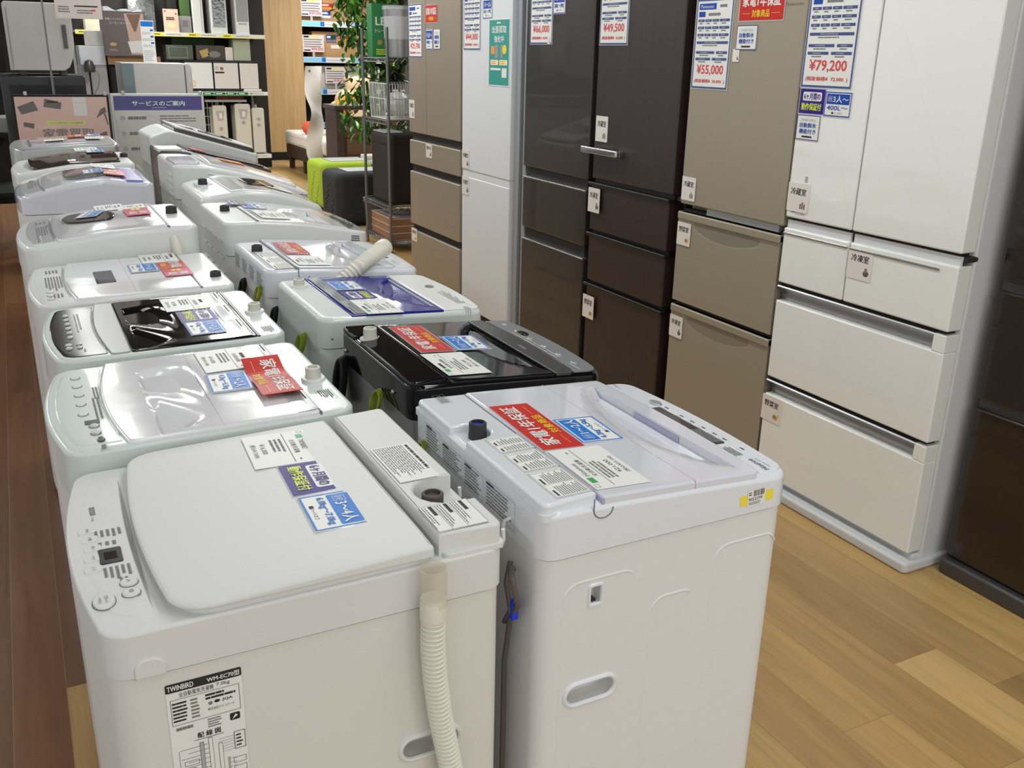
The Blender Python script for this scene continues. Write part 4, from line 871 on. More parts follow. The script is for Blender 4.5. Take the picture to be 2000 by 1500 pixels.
def fridge(label, y0, y1, h=1.8, depth=.66, side=None, xf=XF, kick=None, inset_y=.006):
    r = empty('refrigerator', (xf + depth / 2, (y0 + y1) / 2, 0), label, 'refrigerator', FG)
    b = MB(); b.rbox(xf + .06, xf + depth, y0 + inset_y, y1 - inset_y, .03, h, side, .008, .006); b.build('cabinet', r, True)
    b = MB(); b.rbox(xf + .03, xf + .2, y0 + .012, y1 - .012, 0, .05, kick or GASK, .012, .008); b.build('kick_plate', r, True)
    for fy in (y0 + .08, y1 - .08): MB().lathe([(.025, 0), (.025, .03)], BLACKM, (xf + depth - .08, fy, 0), 12).build('foot', r, True) if False else None
    return r
def dpanel(name, r, y0, y1, z0, z1, m, xf=XF, t=.06, b=.006, label=None):
    mb = MB(); mb.rbox(xf, xf + t, y0, y1, z0, z1, m, .004, .0); 
    mb = MB(); M = axes((xf + t, (y0 + y1) / 2, (z0 + z1) / 2), (0, -1, 0), (0, 0, 1), (-1, 0, 0))
    mb.prism(rrect(-(y1 - y0) / 2, (y1 - y0) / 2, -(z1 - z0) / 2, (z1 - z0) / 2, b, 3), .002, t, m, b, 3, M=M)
    return mb.build(name, r, True)
def gap(r, y0, y1, z0, z1, m=GASK, d=.02, name='gasket'):
    MB().rbox(XF + d, XF + .062, y0, y1, z0, z1, m).build(name, r, True, wn=False)
def FM(y, z, dx=.0025, tilt=0.): return axes((XF - dx, y, z), (0, -1, 0), (0, 0, 1), (-1, 0, 0)) @ Matrix.Rotation(tilt, 4, 'Z')
# 1 champagne
r = fridge('champagne steel refrigerator with French doors, farthest in the row beside the wire rack', 5.425, 6.275, 2.05, .66, CHAMPS)
dpanel('door', r, 5.97, 6.272, 1.083, 2.045, CHAMP); dpanel('door', r, 5.428, 5.962, 1.083, 2.045, CHAMP)
gap(r, 5.44, 6.26, 1.03, 1.083)
for z0, z1 in ((.87, 1.032), (.457, .82), (.06, .412)):
    dpanel('drawer', r, 5.428, 6.272, z0, z1, CHAMP)
gap(r, 5.44, 6.26, .82, .87); gap(r, 5.44, 6.26, .412, .457)
MB().rbox(XF - .0008, XF, 5.962, 5.97, .87, 1.032, SILV).build('trim', r, True, wn=False)
put('price_sheet', (card_fridge, '¥29,700', '27,000'), FM(6.14, 1.732), 'tall price sheet with navy bars on the champagne refrigerator by the wire rack', 'price card')
put('warranty_card', (card_red, .19, .1), FM(5.865, 1.83), 'red one year warranty card on the champagne refrigerator', 'sign')
put('capacity_card', (card_people, '3人〜', '400L〜', .105, .12, BLUEF), FM(5.9, 1.68), 'blue capacity card below the red card on the champagne refrigerator', 'sign')
put('feature_card', (card_ice, .105, .12), FM(5.775, 1.68), 'white ice maker card below the red card on the champagne refrigerator', 'sign')
put('room_tag', (card_room, '冷蔵室', 0, .1, .12), FM(6.22, 1.235), 'white compartment tag low on the left door of the champagne refrigerator', 'sign')
put('room_tag', (card_room, '製氷室', 1), FM(5.92, .985), 'white compartment tag on the narrow top drawer of the champagne refrigerator', 'sign')
put('room_tag', (card_room, '野菜室', 2), FM(6.2, .38), 'white compartment tag on the bottom drawer of the champagne refrigerator', 'sign')
# 2 white
r = fridge('slim white two door refrigerator with a teal poster and silver side', 4.68, 5.395, 2.0, .62, FSIL)
dpanel('door', r, 4.75, 5.392, .925, 1.995, FWH); dpanel('door', r, 4.75, 5.392, .06, .885, FWH)
MB().rbox(XF + .004, XF + .062, 4.752, 5.39, .885, .925, FWH).build('handle_recess', r, True, wn=False)
MB().rbox(XF + .01, XF + .3, 4.66, 4.7, .03, 2.0, FSIL, .004, .004).build('side_panel', r, True)
put('price_sheet', (card_fridge, '¥44,000', '40,000'), FM(5.255, 1.782), 'price sheet reading forty four thousand yen on the slim white refrigerator', 'price card')
put('capacity_card', (card_people, '1〜2人', '101L〜199L', .115, .1, BLUEF), FM(5.05, 1.835), 'blue and white capacity card on the slim white refrigerator', 'sign')
def poster_teal(w=.245, h=.34):
    b = MB(); b.rbox(-w / 2 - .006, w / 2 + .006, -h / 2 - .006, h / 2 + .006, -.002, -.0002, PAPER); b.rbox(-w / 2, w / 2, -h / 2, h / 2, -.001, .0002, TEAL)
    b.text('出張買取', -w * .36, h * .3, w * .36, h * .41, PAPER, 1, I4, .02); b.text('強化中', -w * .24, h * .16, w * .24, h * .26, PAPER, 1, I4, .02); b.bars(-w * .12, h * .44, w * .12, h * .47, 1, PAPER, 1, I4, .8)
    b.rect(-w * .4, -h * .02, -w * .22, h * .1, ORANGE, 1, I4); b.rect(-w * .2, -h * .08, -w * .04, h * .12, SILV, 1, I4); b.rect(w * .08, -h * .08, w * .2, h * .12, SILV, 1, I4); b.poly(ellipse(w * .28, h * .05, w * .1, w * .1, 16), YEL, 1.5, I4)
    b.rect(-w * .42, -h * .19, -w * .03, -h * .11, CREAM, 1, I4, .003); b.rect(w * .03, -h * .19, w * .42, -h * .11, CREAM, 1, I4, .003); b.bars(-w * .38, -h * .18, -w * .07, -h * .12, 2, ORANGE, 2, I4); b.bars(w * .07, -h * .18, w * .38, -h * .12, 2, ORANGE, 2, I4)
    b.rect(-w * .42, -h * .27, w * .1, -h * .235, PAPER, 1, I4, .002); b.rect(w * .16, -h * .38, w * .4, -h * .235, PAPER, 1, I4)
    return b
put('poster', (poster_teal,), FM(4.9, 1.604), 'teal buying service poster with an orange circle on the slim white refrigerator', 'poster')
put('room_tag', (card_room, '冷蔵室', 1, .1, .11), FM(5.335, .99), 'white compartment tag at the bottom of the slim white refrigerator upper door', 'sign')
put('room_tag', (card_room, '冷凍室', 1, .1, .11), FM(5.335, .83), 'white compartment tag at the top of the slim white refrigerator lower door', 'sign')
# 3 dark brown
r = fridge('dark brown refrigerator with thin silver drawer edges, left of the wood grained one', 3.92, 4.6, 1.98, .66, FBK)
dpanel('door', r, 3.922, 4.585, 1.03, 1.975, FDK)
MB().rbox(XF + .012, XF + .3, 4.585, 4.62, .03, 1.98, FSIL, .004, .003).build('side_panel', r, True)
for z0, z1 in ((.703, .972), (.06, .637)):
    d = dpanel('drawer', r, 3.93, 4.585, z0, z1, FDK); MB().rbox(XF - .004, XF + .03, 3.932, 4.583, z1 - .002, z1 + .006, STEEL, .003, .003).build('handle', d, True)
gap(r, 3.95, 4.57, .972, 1.03); gap(r, 3.95, 4.57, .637, .703)
put('price_sheet', (card_fridge, '¥66,000', '60,000'), FM(4.425, 1.812), 'price sheet reading sixty six thousand yen on the dark brown refrigerator', 'price card')
put('capacity_card', (card_people, '2〜3人', '200L〜399L', .115, .1, BLUEF), FM(4.25, 1.838), 'blue and white capacity card on the dark brown refrigerator', 'sign')
put('stock_label', (card_room, ' ', 1, .03, .034), FM(4.34, 1.665, .0045), 'tiny cream stock label on the corner of the sixty six thousand yen sheet', 'sign')
# 4 dark wood
r = fridge('dark wood grained refrigerator with a chrome bar handle on its door', 3.22, 3.895, 1.98, .68, FBK)
dpanel('door', r, 3.24, 3.88, 1.045, 1.975, FWD)
for z0, z1 in ((.8, 1.015), (.55, .775), (.06, .525)):
    d = dpanel('drawer', r, 3.26, 3.885, z0, z1, FWD); MB().rbox(XF - .012, XF + .03, 3.25, 3.9, z1 - .004, z1 + .012, FBK, .006, .004).build('handle', d, True)
gap(r, 3.25, 3.88, 1.015, 1.045, FBK); gap(r, 3.26, 3.88, .525, .55, FBK); gap(r, 3.26, 3.88, .775, .8, FBK)
MB().rbox(XF + .04, XF + .12, 3.225, 3.3, 1.018, 1.04, STEEL, .004, .004).build('hinge', r, True)
b = MB(); b.rbox(XF - .045, XF - .02, 3.62, 3.93, 1.163, 1.192, CHROME, .008, .006); b.rbox(XF - .03, XF + .002, 3.62, 3.665, 1.163, 1.192, CHROME, .006, .004); b.rbox(XF - .03, XF + .002, 3.84, 3.878, 1.165, 1.19, CHROME, .006, .004); b.build('bar_handle', r, True)
put('price_sheet', (card_fridge, '¥49,500', '45,000'), FM(3.757, 1.808), 'price sheet reading forty nine thousand five hundred yen on the wood grained refrigerator', 'price card')
for k, (y, z, t, i, l) in enumerate(((3.815, 1.276, '冷蔵室', 0, 'white compartment tag above the chrome handle of the wood grained refrigerator'), (3.835, .945, '冷凍室', 1, 'white compartment tag on the top drawer of the wood grained refrigerator'), (3.84, .42, '野菜室', 2, 'white compartment tag on the bottom drawer of the wood grained refrigerator'))):
    put('room_tag', (card_room, t, i, .1, .115), FM(y, z, .0135 if k else .0025), l, 'sign')
# 5 tan
r = fridge('tan three door refrigerator with moulded crescent hand grips', 2.57, 3.185, 1.91, .64, TANS)
dpanel('door', r, 2.572, 3.182, 1.022, 1.905, TAN)
MB().rbox(XF + .012, XF + .062, 2.6, 3.02, .995, 1.022, SILV).build('handle_recess', r, True, wn=False)
def crescent_drawer(z0, z1, zc, nm='drawer'):
    # drawer front with a shallow moulded grip
    mb = MB(); yc, W, H = (2.572 + 3.185) / 2, 3.185 - 2.572, z1 - z0
    us = sorted(set([-W / 2 + W * i / 40 for i in range(41)])); vs = sorted(set([z0 + H * i / 6 for i in range(7)] + [zc - .05 + .1 * i / 16 for i in range(17)]))
    g = []
    for v in vs:
        for u in us:
            dx = 0.; a = u / .2; lo = zc - .035 * (1 - a * a); hi = zc + .03 - .012 * a * a
            if abs(a) < 1 and lo < v < hi:
                t = (v - lo) / (hi - lo); dx = .022 * (t ** 1.2) * min(1, (1 - abs(a)) * 3)
            g.append((XF + dx, yc - u, v))
    n = len(us); fs = [(j * n + i, j * n + i + 1, (j + 1) * n + i + 1, (j + 1) * n + i) for j in range(len(vs) - 1) for i in range(n - 1)]
    mb.add(g, fs, TAN); mb.rbox(XF + .0005, XF + .06, 2.572, 3.185, z0, z1, TANS)
    mb.rbox(XF - .008, XF + .03, 2.572, 3.185, z1 - .032, z1, TAN, .007, .006)
    return mb.build(nm, r, True, sharp=60)
crescent_drawer(.612, .99, .93); crescent_drawer(.06, .594, .535)
gap(r, 2.58, 3.17, .594, .612); gap(r, 2.58, 3.17, .99, 1.0)
b = MB(); b.text('Panasonic', -.045, -.005, .045, .007, INKG, 1, FM(2.635, 1.775, .0005)); b.build('maker_mark', r, True, wn=False)
put('price_sheet', (card_fridge, '¥55,000', '50,000', .216, .325, 'Panasonic'), FM(3.06, 1.645), 'price sheet reading fifty five thousand yen on the tan refrigerator', 'price card')
put('warranty_card', (card_red, .232, .105), FM(2.8, 1.779), 'red one year warranty card on the tan refrigerator', 'sign')
put('feature_card', (card_ice, .112, .085), FM(2.864, 1.668), 'white ice maker card on the tan refrigerator', 'sign')
put('stock_label', (card_room, ' ', 1, .036, .045), FM(2.915, 1.606), 'small white stock label beside the tan refrigerator price sheet', 'sign')
for y, z, t, i, l in ((3.13, 1.087, '冷蔵室', 0, 'white compartment tag at the bottom of the tan refrigerator door'), (3.138, .9, '野菜室', 2, 'white compartment tag beside the upper grip of the tan refrigerator'), (3.14, .499, '冷凍室', 1, 'white compartment tag beside the lower grip of the tan refrigerator')):
    put('room_tag', (card_room, t, i, .088, .095), FM(y, z, .004), l, 'sign')
# 6 white six door
r = fridge('large white six door refrigerator with glass fronts and silver drawer grips', 1.81, 2.566, 1.87, .7, FWS, kick=FWS)
dpanel('door', r, 2.252, 2.562, 1.06, 1.865, FGL); dpanel('door', r, 1.822, 2.246, 1.06, 1.865, FGL)
for y0, y1 in ((2.252, 2.562), (1.822, 2.246)):
    d = dpanel('drawer', r, y0, y1, .82, 1.022, FGL); MB().rbox(XF - .004, XF + .02, y0 + .002 + (.06 if y0 < 2 else 0), y1 - .002, .998, 1.006, CHROME, .002, .002).build('handle', d, True)
    MB().rbox(XF + .012, XF + .02, y0 + .004, y1 - .004, 1.006, 1.05, FWS).build('handle_recess', d, True, wn=False)
gap(r, 1.84, 2.55, 1.03, 1.06, GASK, .025)
for z0, z1 in ((.455, .808), (.06, .442)):
    d = dpanel('drawer', r, 1.822, 2.562, z0, z1 - .055, FGL, b=.006)
    MB().rbox(XF + .0, XF + .06, 1.822, 1.868, z1 - .056, z1, FGL, .003, .003).build('drawer_corner', d, True)
    b = MB(); M = axes((XF, 0, z1), (1, 0, 0), (0, 0, 1), (0, -1, 0))
    pf = [(.004, 0), (.0, -.004), (.02, -.022), (.03, -.034), (.03, -.056), (.045, -.056), (.045, 0)]
    b.rings([[(XF + x, 1.868, z1 + z) for x, z in pf], [(XF + x, 2.562, z1 + z) for x, z in pf]], STEEL); b.build('drawer_grip', d, True, sharp=20)
gap(r, 1.84, 2.55, .442, .455, BLACKM); gap(r, 1.84, 2.55, .808, .82, BLACKM)
b = MB(); b.rbox(XF - .03, XF + .2, 1.8, 2.565, .0, .038, FWS, .02, .01); b.build('base_cover', r, True)
MB().rbox(XF + .02, XF + .075, 1.815, 1.87, 1.032, 1.05, GASK, .006, .006).build('hinge', r, True)
b = MB(); M = FM(2.503, 1.083, .0006)
for k in range(3):
    a = math.pi / 2 + k * 2 * math.pi / 3; c, sn = math.cos(a), math.sin(a); q = .0065
    b.poly([(-.022, .002), (-.022 + q * math.cos(a - .52), .002 + q * math.sin(a - .52)), (-.022 + 2 * q * .87 * c, .002 + 2 * q * .87 * sn), (-.022 + q * math.cos(a + .52), .002 + q * math.sin(a + .52))], INKG, 1, M)
b.text('MITSUBISHI', -.008, .003, .036, .01, INKG, 1, M); b.text('ELECTRIC', -.008, -.008, .034, -.001, INKG, 1, M); b.build('maker_mark', r, True, wn=False)
put('price_sheet', (card_fridge, '¥79,200', '72,000'), FM(2.445, 1.67), 'price sheet reading seventy nine thousand two hundred yen on the white six door refrigerator', 'price card')
put('warranty_card', (card_warranty, .115, .081), FM(2.497, 1.461), 'purple six month warranty card on the white six door refrigerator', 'sign')
put('capacity_card', (card_people, '3人〜', '400L〜', .114, .078, BLUEF), FM(2.379, 1.457), 'blue capacity card beside the purple card on the white six door refrigerator', 'sign')
put('feature_card', (card_ice, .108, .083), FM(2.502, 1.374), 'white ice maker card below the purple card on the white six door refrigerator', 'sign')
for y, z, t, i, l in ((2.508, 1.135, '冷蔵室', 0, 'white compartment tag at the foot of the six door refrigerator left door'), (2.192, .957, '冷凍室', 1, 'white compartment tag on the right small drawer of the six door refrigerator'), (2.516, .333, '野菜室', 2, 'white compartment tag on the bottom drawer of the six door refrigerator')):
    put('room_tag', (card_room, t, i, .103, .1), FM(y, z), l, 'sign')
b = MB(); b.rect(-.006, -.01, .006, .01, INKL, 1, FM(2.48, 1.2, .0005)); b.build('touch_key', r, True, wn=False)
# 7 deep brown, nearest
XO = XF; XF = 2.56
r = fridge('deep brown refrigerator at the right edge, nearest in the row', 1.15, 1.768, 1.86, .64, FBR, xf=2.56)
dpanel('door', r, 1.15, 1.77, .985, 1.855, FBR, 2.56); dpanel('drawer', r, 1.15, 1.77, .61, .955, FBR, 2.56); dpanel('drawer', r, 1.15, 1.77, .06, .58, FBR, 2.56)
MB().rbox(2.575, 2.62, 1.155, 1.765, .955, .985, DKGREY).build('handle_recess', r, True, wn=False); MB().rbox(2.575, 2.62, 1.155, 1.765, .58, .61, DKGREY).build('handle_recess', r, True, wn=False)
MB().rbox(2.535, 2.75, 1.14, 1.775, 0, .055, DKGREY, .015, .012).build('base_cover', r, True)
XF = XO

# ------------------------------------------------------------------ notice boards behind the washers
PINK = mat('poster_pink', (206, 172, 160), .35, coat=.5); PHOTOG = mat('print_grey', (104, 100, 98), .5); PALE = mat('print_pale', (212, 208, 204), .5)
def board(label, x0, x1, y, z0, z1, fm, draw, fw=.02):
    r = empty('notice_board', ((x0 + x1) / 2, y, 0), label, 'sign board', None)
    b = MB(); b.rbox(x0, x1, y, y + .022, z0, z1, fm, .004, .004); b.build('frame', r, True)
    b = MB(); M = axes(((x0 + x1) / 2, y - .001, (z0 + z1) / 2), (1, 0, 0), (0, 0, 1), (0, -1, 0)); draw(b, M, x1 - x0 - 2 * fw, z1 - z0 - 2 * fw); b.build('poster', r, True, wn=False)
    for x in (x0 + .05, x1 - .05):
        MB().rbox(x - .012, x + .012, y + .005, y + .03, 0.012, z0 + .01, fm, .003).build('leg', r, True)
        MB().rbox(x - .012, x + .012, y - .15, y + .2, 0, .02, fm, .003).build('foot', r, True)
        b = MB(); b.rbox(x + .02, x + .04, y - .004, y + .026, z1 - .006, z1 + .016, SILV, .004, .003); b.build('clip', r, True)
    return r
def pinkp(b, M, w, h):
    b.rect(-w / 2, -h / 2, w / 2, h / 2, PINK, 1, M); H = h / 2
    b.poly([(-w * .48, H - .06), (-w * .3, H - .025), (-w * .26, H - .08), (-w * .44, H - .105)], PHOTOG, 2, M)
    b.poly([(-w * .18, H - .01), (w * .0, H - .035), (-w * .02, H - .075), (-w * .2, H - .06)], PHOTOG, 2, M); b.rect(-w * .16, H - .035, -w * .04, H - .025, INK, 3, M)
    b.rect(w * .12, H - .115, w * .27, H - .002, PALE, 2, M); b.rect(w * .12, H - .036, w * .27, H - .034, INKL, 3, M)
    b.poly([(w * .36, H - .13), (w * .42, H - .075), (w * .47, H - .06), (w * .485, H - .09)], PHOTOG, 2, M); b.poly([(w * .45, H - .1), (w * .47, H - .1), (w * .495, H - .17), (w * .48, H - .17)], PHOTOG, 2, M)
    b.poly([(-w * .43, H - .15), (-w * .32, H - .16), (-w * .33, H - .19), (-w * .44, H - .175)], PHOTOG, 2, M)
    b.rect(-w * .2, H - .17, w * .24, H - .145, mat('print_lime', (206, 204, 128), .5), 2, M, .01); b.text('リサイクル専門店だから安心高価買取', -w * .17, H - .164, w * .21, H - .151, INKG, 3, M)
    b.text('家電買取', -w * .24, H - .255, w * .32, H - .19, INKG, 2, M, .02); b.poly([(w * .34, H - .235), (w * .46, H - .21), (w * .47, H - .26), (w * .36, H - .27)], PHOTOG, 2, M)
    b.bars(-w * .4, -h * .4, w * .4, -h * .05, 7, INKG, 2, M)
def servp(b, M, w, h):
    b.rect(-w / 2, -h / 2, w / 2, h / 2, mat('poster_white', (196, 194, 190), .2, coat=1), 1, M); H = h / 2
    b.rect(-w / 2, H - .09, w / 2, H, mat('poster_violet', (62, 52, 122), .2, coat=.8), 2, M); b.text('サービスのご案内', -w * .3, H - .062, w * .3, H - .03, PAPER, 3, M, .015); b.bars(-w * .08, H - .078, w * .12, H - .07, 1, LAVD, 3, M)
    for k in range(3):
        v = H - .14 - k * .1; b.poly(ellipse(-w * .42, v, .016, .016, 14), INKL, 2, M); b.bars(-w * .36, v - .014, -w * .1, v + .014, 1, INKG, 2, M, .7); b.bars(0, v - .03, w * .42, v + .02, 3, INKG, 2, M)
board('notice board with pink household appliance buying poster in a black frame', .018, .572, 6.72, .6, 1.303, BLACKM, pinkp, .014)
board('notice board with violet headed service poster in a white frame', .6, 1.192, 6.92, .68, 1.302, mat('frame_white', (206, 206, 202), .4), servp, .016)
# ------------------------------------------------------------------ appliances behind the boards
GW = mat('appliance_pale_grey', (178, 176, 174), .4); GW2 = mat('appliance_side_grey', (160, 160, 160), .4)
r = empty('black_refrigerator', (.24, 7.9, 0), 'black refrigerator carrying the small pale one, behind the pink board', 'refrigerator')
MB().rbox(-.03, .505, 7.62, 8.15, .02, 1.395, BLACKM, .01, .01).build('cabinet', r, True); MB().rbox(-.03, .505, 7.585, 7.62, .08, 1.39, BLACKP, .008, .008).build('door', r, True); MB().rbox(-.02, .495, 7.64, 8.14, 0, .02, BLACKM).build('base', r, True)
r = empty('small_refrigerator', (.24, 7.9, 1.397), 'small pale grey refrigerator standing on the black one at top left', 'refrigerator')
b = MB(); b.prism([(.045, 1.425), (.385, 1.425), (.42, 1.45), (.45, 1.52), (.462, 1.6), (.462, 1.855), (.445, 1.868), (.058, 1.868), (.045, 1.855)], 0, .42, GW, .006, 2, M=axes((0, 8.02, 0), (1, 0, 0), (0, 0, 1), (0, -1, 0))); b.build('cabinet', r, True)
b = MB(); b.rbox(.394, .424, 7.596, 7.602, 1.575, 1.73, GREYP)
for k in range(12): b.rbox(.397, .421, 7.592, 7.598, 1.58 + k * .0125, 1.586 + k * .0125, DKGREY)
b.build('vent', r, True, wn=False)
MB().rbox(.062, .066, 7.597, 7.601, 1.44, 1.83, GREYP).build('door_seam', r, True, wn=False)
for x in (.1, .36): MB().rbox(x, x + .04, 7.65, 7.98, 1.395, 1.428, DKGREY).build('foot', r, True, wn=False)
r = empty('sign_stand', (.28, 7.35, 0), 'slim grey pole stand holding a printed notice sheet, top left', 'sign stand')
b = MB(); b.lathe([(.008, .02), (.008, 1.42), (.006, 1.42), (.006, 2.25)], GALV, (.283, 7.35, 0), 10); b.tube([(.283, 7.35, 2.2), (.66, 7.35, 2.2)], .005, GALV); b.build('pole', r, True); MB().lathe([(.14, 0), (.14, .015), (.02, .022)], BLACKM, (.283, 7.35, 0), 24).build('base', r, True)
b = MB(); b.rbox(.357, .645, 7.34, 7.343, 1.765, 2.19, mat('notice_paper', (198, 188, 182), .5)); M = axes((.5, 7.3395, 1.765), (1, 0, 0), (0, 0, 1), (0, -1, 0))
for k in range(4):
    v = .03 + k * .1; b.bars(-.125, v + .005, -.04, v + .05, 3, INKG, 1, M, .5); b.rect(-.025, v + .045, .12, v + .053, INK, 1, M); b.bars(-.01, v, .11, v + .03, 2, INKG, 1, M, .5); b.rect(.08, v + .02, .105, v + .03, PRICE, 2, M)
b.build('notice_sheet', r, True, wn=False)
r = empty('low_refrigerator', (1.02, 8.1, 0), 'white cabinet carrying the wide pale oven, hidden behind the violet headed board', 'refrigerator')
MB().rbox(.76, 1.28, 7.85, 8.35, .02, 1.24, FWS, .01, .01).build('cabinet', r, True); MB().rbox(.76, 1.28, 7.815, 7.85, .06, 1.235, FWS, .008, .008).build('door', r, True); MB().rbox(.78, 1.26, 7.88, 8.33, 0, .03, BLACKM).build('base', r, True)
r = empty('microwave_oven', (1.02, 8.0, 1.24), 'wide pale grey oven with glass left end, behind the violet headed board', 'oven')
b = MB(); M = axes((0, 8.25, 0), (1, 0, 0), (0, 0, 1), (0, -1, 0)); b.prism(arc(1.245, 1.455, .03, 0, math.pi / 2, 5) + [(.775, 1.485), (.775, 1.25), (1.275, 1.25)], 0, .43, GW, .006, 2, M=M); b.build('case', r, True)
MB().rbox(.778, .86, 7.812, 7.82, 1.256, 1.478, mat('oven_glass', (92, 110, 116), .1, coat=1)).build('door_glass', r, True, wn=False)
MB().rbox(1.222, 1.228, 7.814, 7.82, 1.255, 1.47, DKGREY).build('door_seam', r, True, wn=False)
for x in (.8, 1.22): MB().rbox(x, x + .03, 7.9, 8.2, 1.24, 1.252, BLACKM).build('foot', r, True, wn=False)
b = MB(); M = axes((.994, 7.9, 1.635), (1, 0, 0), (0, 0, 1), (0, -1, 0)); b.rbox(-.047, .047, -.149, .149, -.001, .0002, PAPER); b.rect(-.044, .108, .044, .142, BLUE, 1, M @ I4) if False else None
b = MB(); b.rbox(-.047, .047, -.149, .149, -.001, .0002, PAPER); b.rect(-.044, .106, .044, .142, BLUE, 1, I4)
for k in range(3): b.rect(.018, .075 - k * .045, .04, .087 - k * .045, BLUEF, 1, I4); b.bars(-.04, .05 - k * .045, .04, .07 - k * .045, 2, INKL, 1, I4)
b.bars(-.04, -.14, .04, -.06, 6, INKL, 1, I4)
put('price_sheet', b, axes((.994, 7.9, 1.635), (1, 0, 0), (0, 0, 1), (0, -1, 0)), 'narrow price sheet with a blue head standing on the wide pale oven', 'price card')
r = empty('storage_cabinet', (.68, 9.3, 0), 'tall pale cabinet in the gap between the two notice boards', 'cabinet')
MB().rbox(.59, .79, 9.1, 9.6, 0, 1.44, GW2, .006, .006).build('body', r, True); MB().rbox(.595, .785, 9.085, 9.1, .05, 1.42, GW, .004, .004).build('door', r, True)
tag(MB().rbox(.585, .79, 9.1, 9.5, 1.442, 1.6, COOL, .01, .008).build('white_box'), 'white plastic box on the tall pale cabinet between the boards', 'box')
tag(MB().rbox(.66, .79, 9.12, 9.45, 1.602, 1.72, PALE, .008, .006).build('pale_box'), 'smaller pale box stacked on the white plastic box', 'box')
r = empty('clip_lamp', (.63, 9.03, 0), 'dark reading lamp with bent cord beside the tall pale cabinet', 'lamp')
MB().lathe([(.1, 0), (.1, .02), (.008, .03), (.008, 1.4)], BLACKM, (.64, 8.98, 0), 14).build('stand', r, True); MB().lathe([(.045, 0), (.05, .04), (.03, .09), (.01, .1)], DKGREY, (.64, 8.98, 1.39), 14).build('lamp_shade', r, True)
b = MB(); b.tube([(.66, 8.97, 1.42), (.7, 8.96, 1.4), (.71, 8.96, 1.34), (.69, 8.96, 1.27), (.65, 8.97, 1.2)], .004, GREYP, 6); b.build('cord', r, True)
r = empty('dark_cabinet', (.87, 9.3, 0), 'black cabinet under the coffee maker carton', 'cabinet'); MB().rbox(.8, 1.2, 9.06, 9.6, 0, 1.45, BLACKM, .006, .006).build('body', r, True); MB().rbox(.81, 1.19, 9.045, 9.06, .05, 1.43, BLACKM, .004, .004).build('door', r, True)
tag(MB().rbox(.8, 1.22, 9.02, 9.4, 1.452, 1.52, mat('carton_brown', (160, 124, 84), .8), .003).build('flat_carton'), 'flat brown carton under the coffee maker carton', 'box')
r = empty('product_carton', (.96, 9.1, 1.522), 'product carton printed with a coffee maker photograph', 'box')
b = MB(); b.rbox(.785, 1.125, 8.99, 9.3, 1.522, 1.875, mat('carton_mauve_grey', (104, 92, 92), .5), .002)
M = axes((.955, 8.989, 1.7), (1, 0, 0), (0, 0, 1), (0, -1, 0)); SK = mat('print_beige', (190, 160, 146), .5)
b.poly([(.0, .16), (.155, .165), (.15, -.165), (.03, -.165), (.02, .0)], SK, 1, M); b.poly([(.02, .155), (.135, .16), (.085, .02), (.07, .02)], mat('print_brown', (122, 92, 76), .5), 2, M); b.poly([(.01, -.06), (.125, -.05), (.12, -.15), (.03, -.15)], PALE, 3, M)
b.text('手軽にハンドドリップ', -.15, .105, .03, .125, PALE, 2, M); b.text('コーヒーメーカー', -.12, .075, .05, .095, PALE, 2, M); b.poly(ellipse(-.105, -.085, .028, .014, 14), mat('print_tan', (186, 150, 100), .5), 2, M); b.bars(-.14, -.14, -.07, -.12, 2, INKL, 2, M)
b.build('carton', r, True, wn=False)
b = MB(); pts = [(.8 + .3 * i / 8, 9.0 + .06 * math.sin(i * 2.1), 1.885 + .012 * math.sin(i * 1.7) + .05 * max(0, .4 - i / 8)) for i in range(9)]
for i in range(8): b.add([(pts[i][0], 8.99, pts[i][2]), (pts[i + 1][0], 8.99, pts[i + 1][2]), (pts[i + 1][0], 9.25, pts[i + 1][2] + .01), (pts[i][0], 9.25, pts[i][2] + .012), (pts[i][0], 8.99, 1.877), (pts[i + 1][0], 8.99, 1.877), (pts[i + 1][0], 9.25, 1.877), (pts[i][0], 9.25, 1.877)], [(0, 1, 2, 3), (4, 5, 1, 0), (5, 6, 2, 1), (6, 7, 3, 2), (7, 4, 0, 3)], COOL)
tag(b.build('plastic_bag', wn=False), 'crumpled white plastic bag lying on the coffee maker carton', 'bag')

# ------------------------------------------------------------------ long shelving unit at the back
SHB = mat('shelf_dark', (34, 31, 30), .6); SHM = mat('shelf_metal', (150, 152, 150), .5); RAILY = mat('price_rail_yellow', (240, 232, 70), .35); RAILW = mat('price_rail_white', (228, 228, 222), .35); RAILG = mat('price_rail_green', (84, 150, 110), .35)
r = empty('shelving_unit', (2, 13.8, 0), 'long dark shelving unit with yellow and green price rails at the back', 'shelf')
MB().rbox(.8, 3.3, 14.0, 14.05, 0, 2.75, SHB).build('back_panel', r, True, wn=False)
for x in (.82, 1.75, 3.05): MB().rbox(x, x + .03, 13.93, 14.0, 0, 2.75, SHM).build('upright', r, True, wn=False)
def shelf(z, x0, x1, rail, name='shelf_board'):
    o = MB().rbox(x0, x1, 13.5, 14.0, z - .022, z, SHM).build(name, r, True, wn=False)
    b = MB(); b.rbox(x0, x1, 13.485, 13.5, z - .045, z + .006, RAILW); M = axes((0, 13.4845, z - .02), (1, 0, 0), (0, 0, 1), (0, -1, 0)); u = x0 + .02
    while u < x1 - .3:
        b.rect(u, -.02, u + .14, .02, rail, 1, M); b.bars(u + .02, -.008, u + .12, .008, 1, INK if rail is RAILY else PAPER, 2, M, .7); b.bars(u + .17, -.008, u + .4, .01, 1, INKL, 1, M, .6); u += .44 if rail is RAILY else .15
    b.rect(x0, -.026, x1, -.019, rail, 1.5, M); b.build('price_rail', r, True, wn=False)
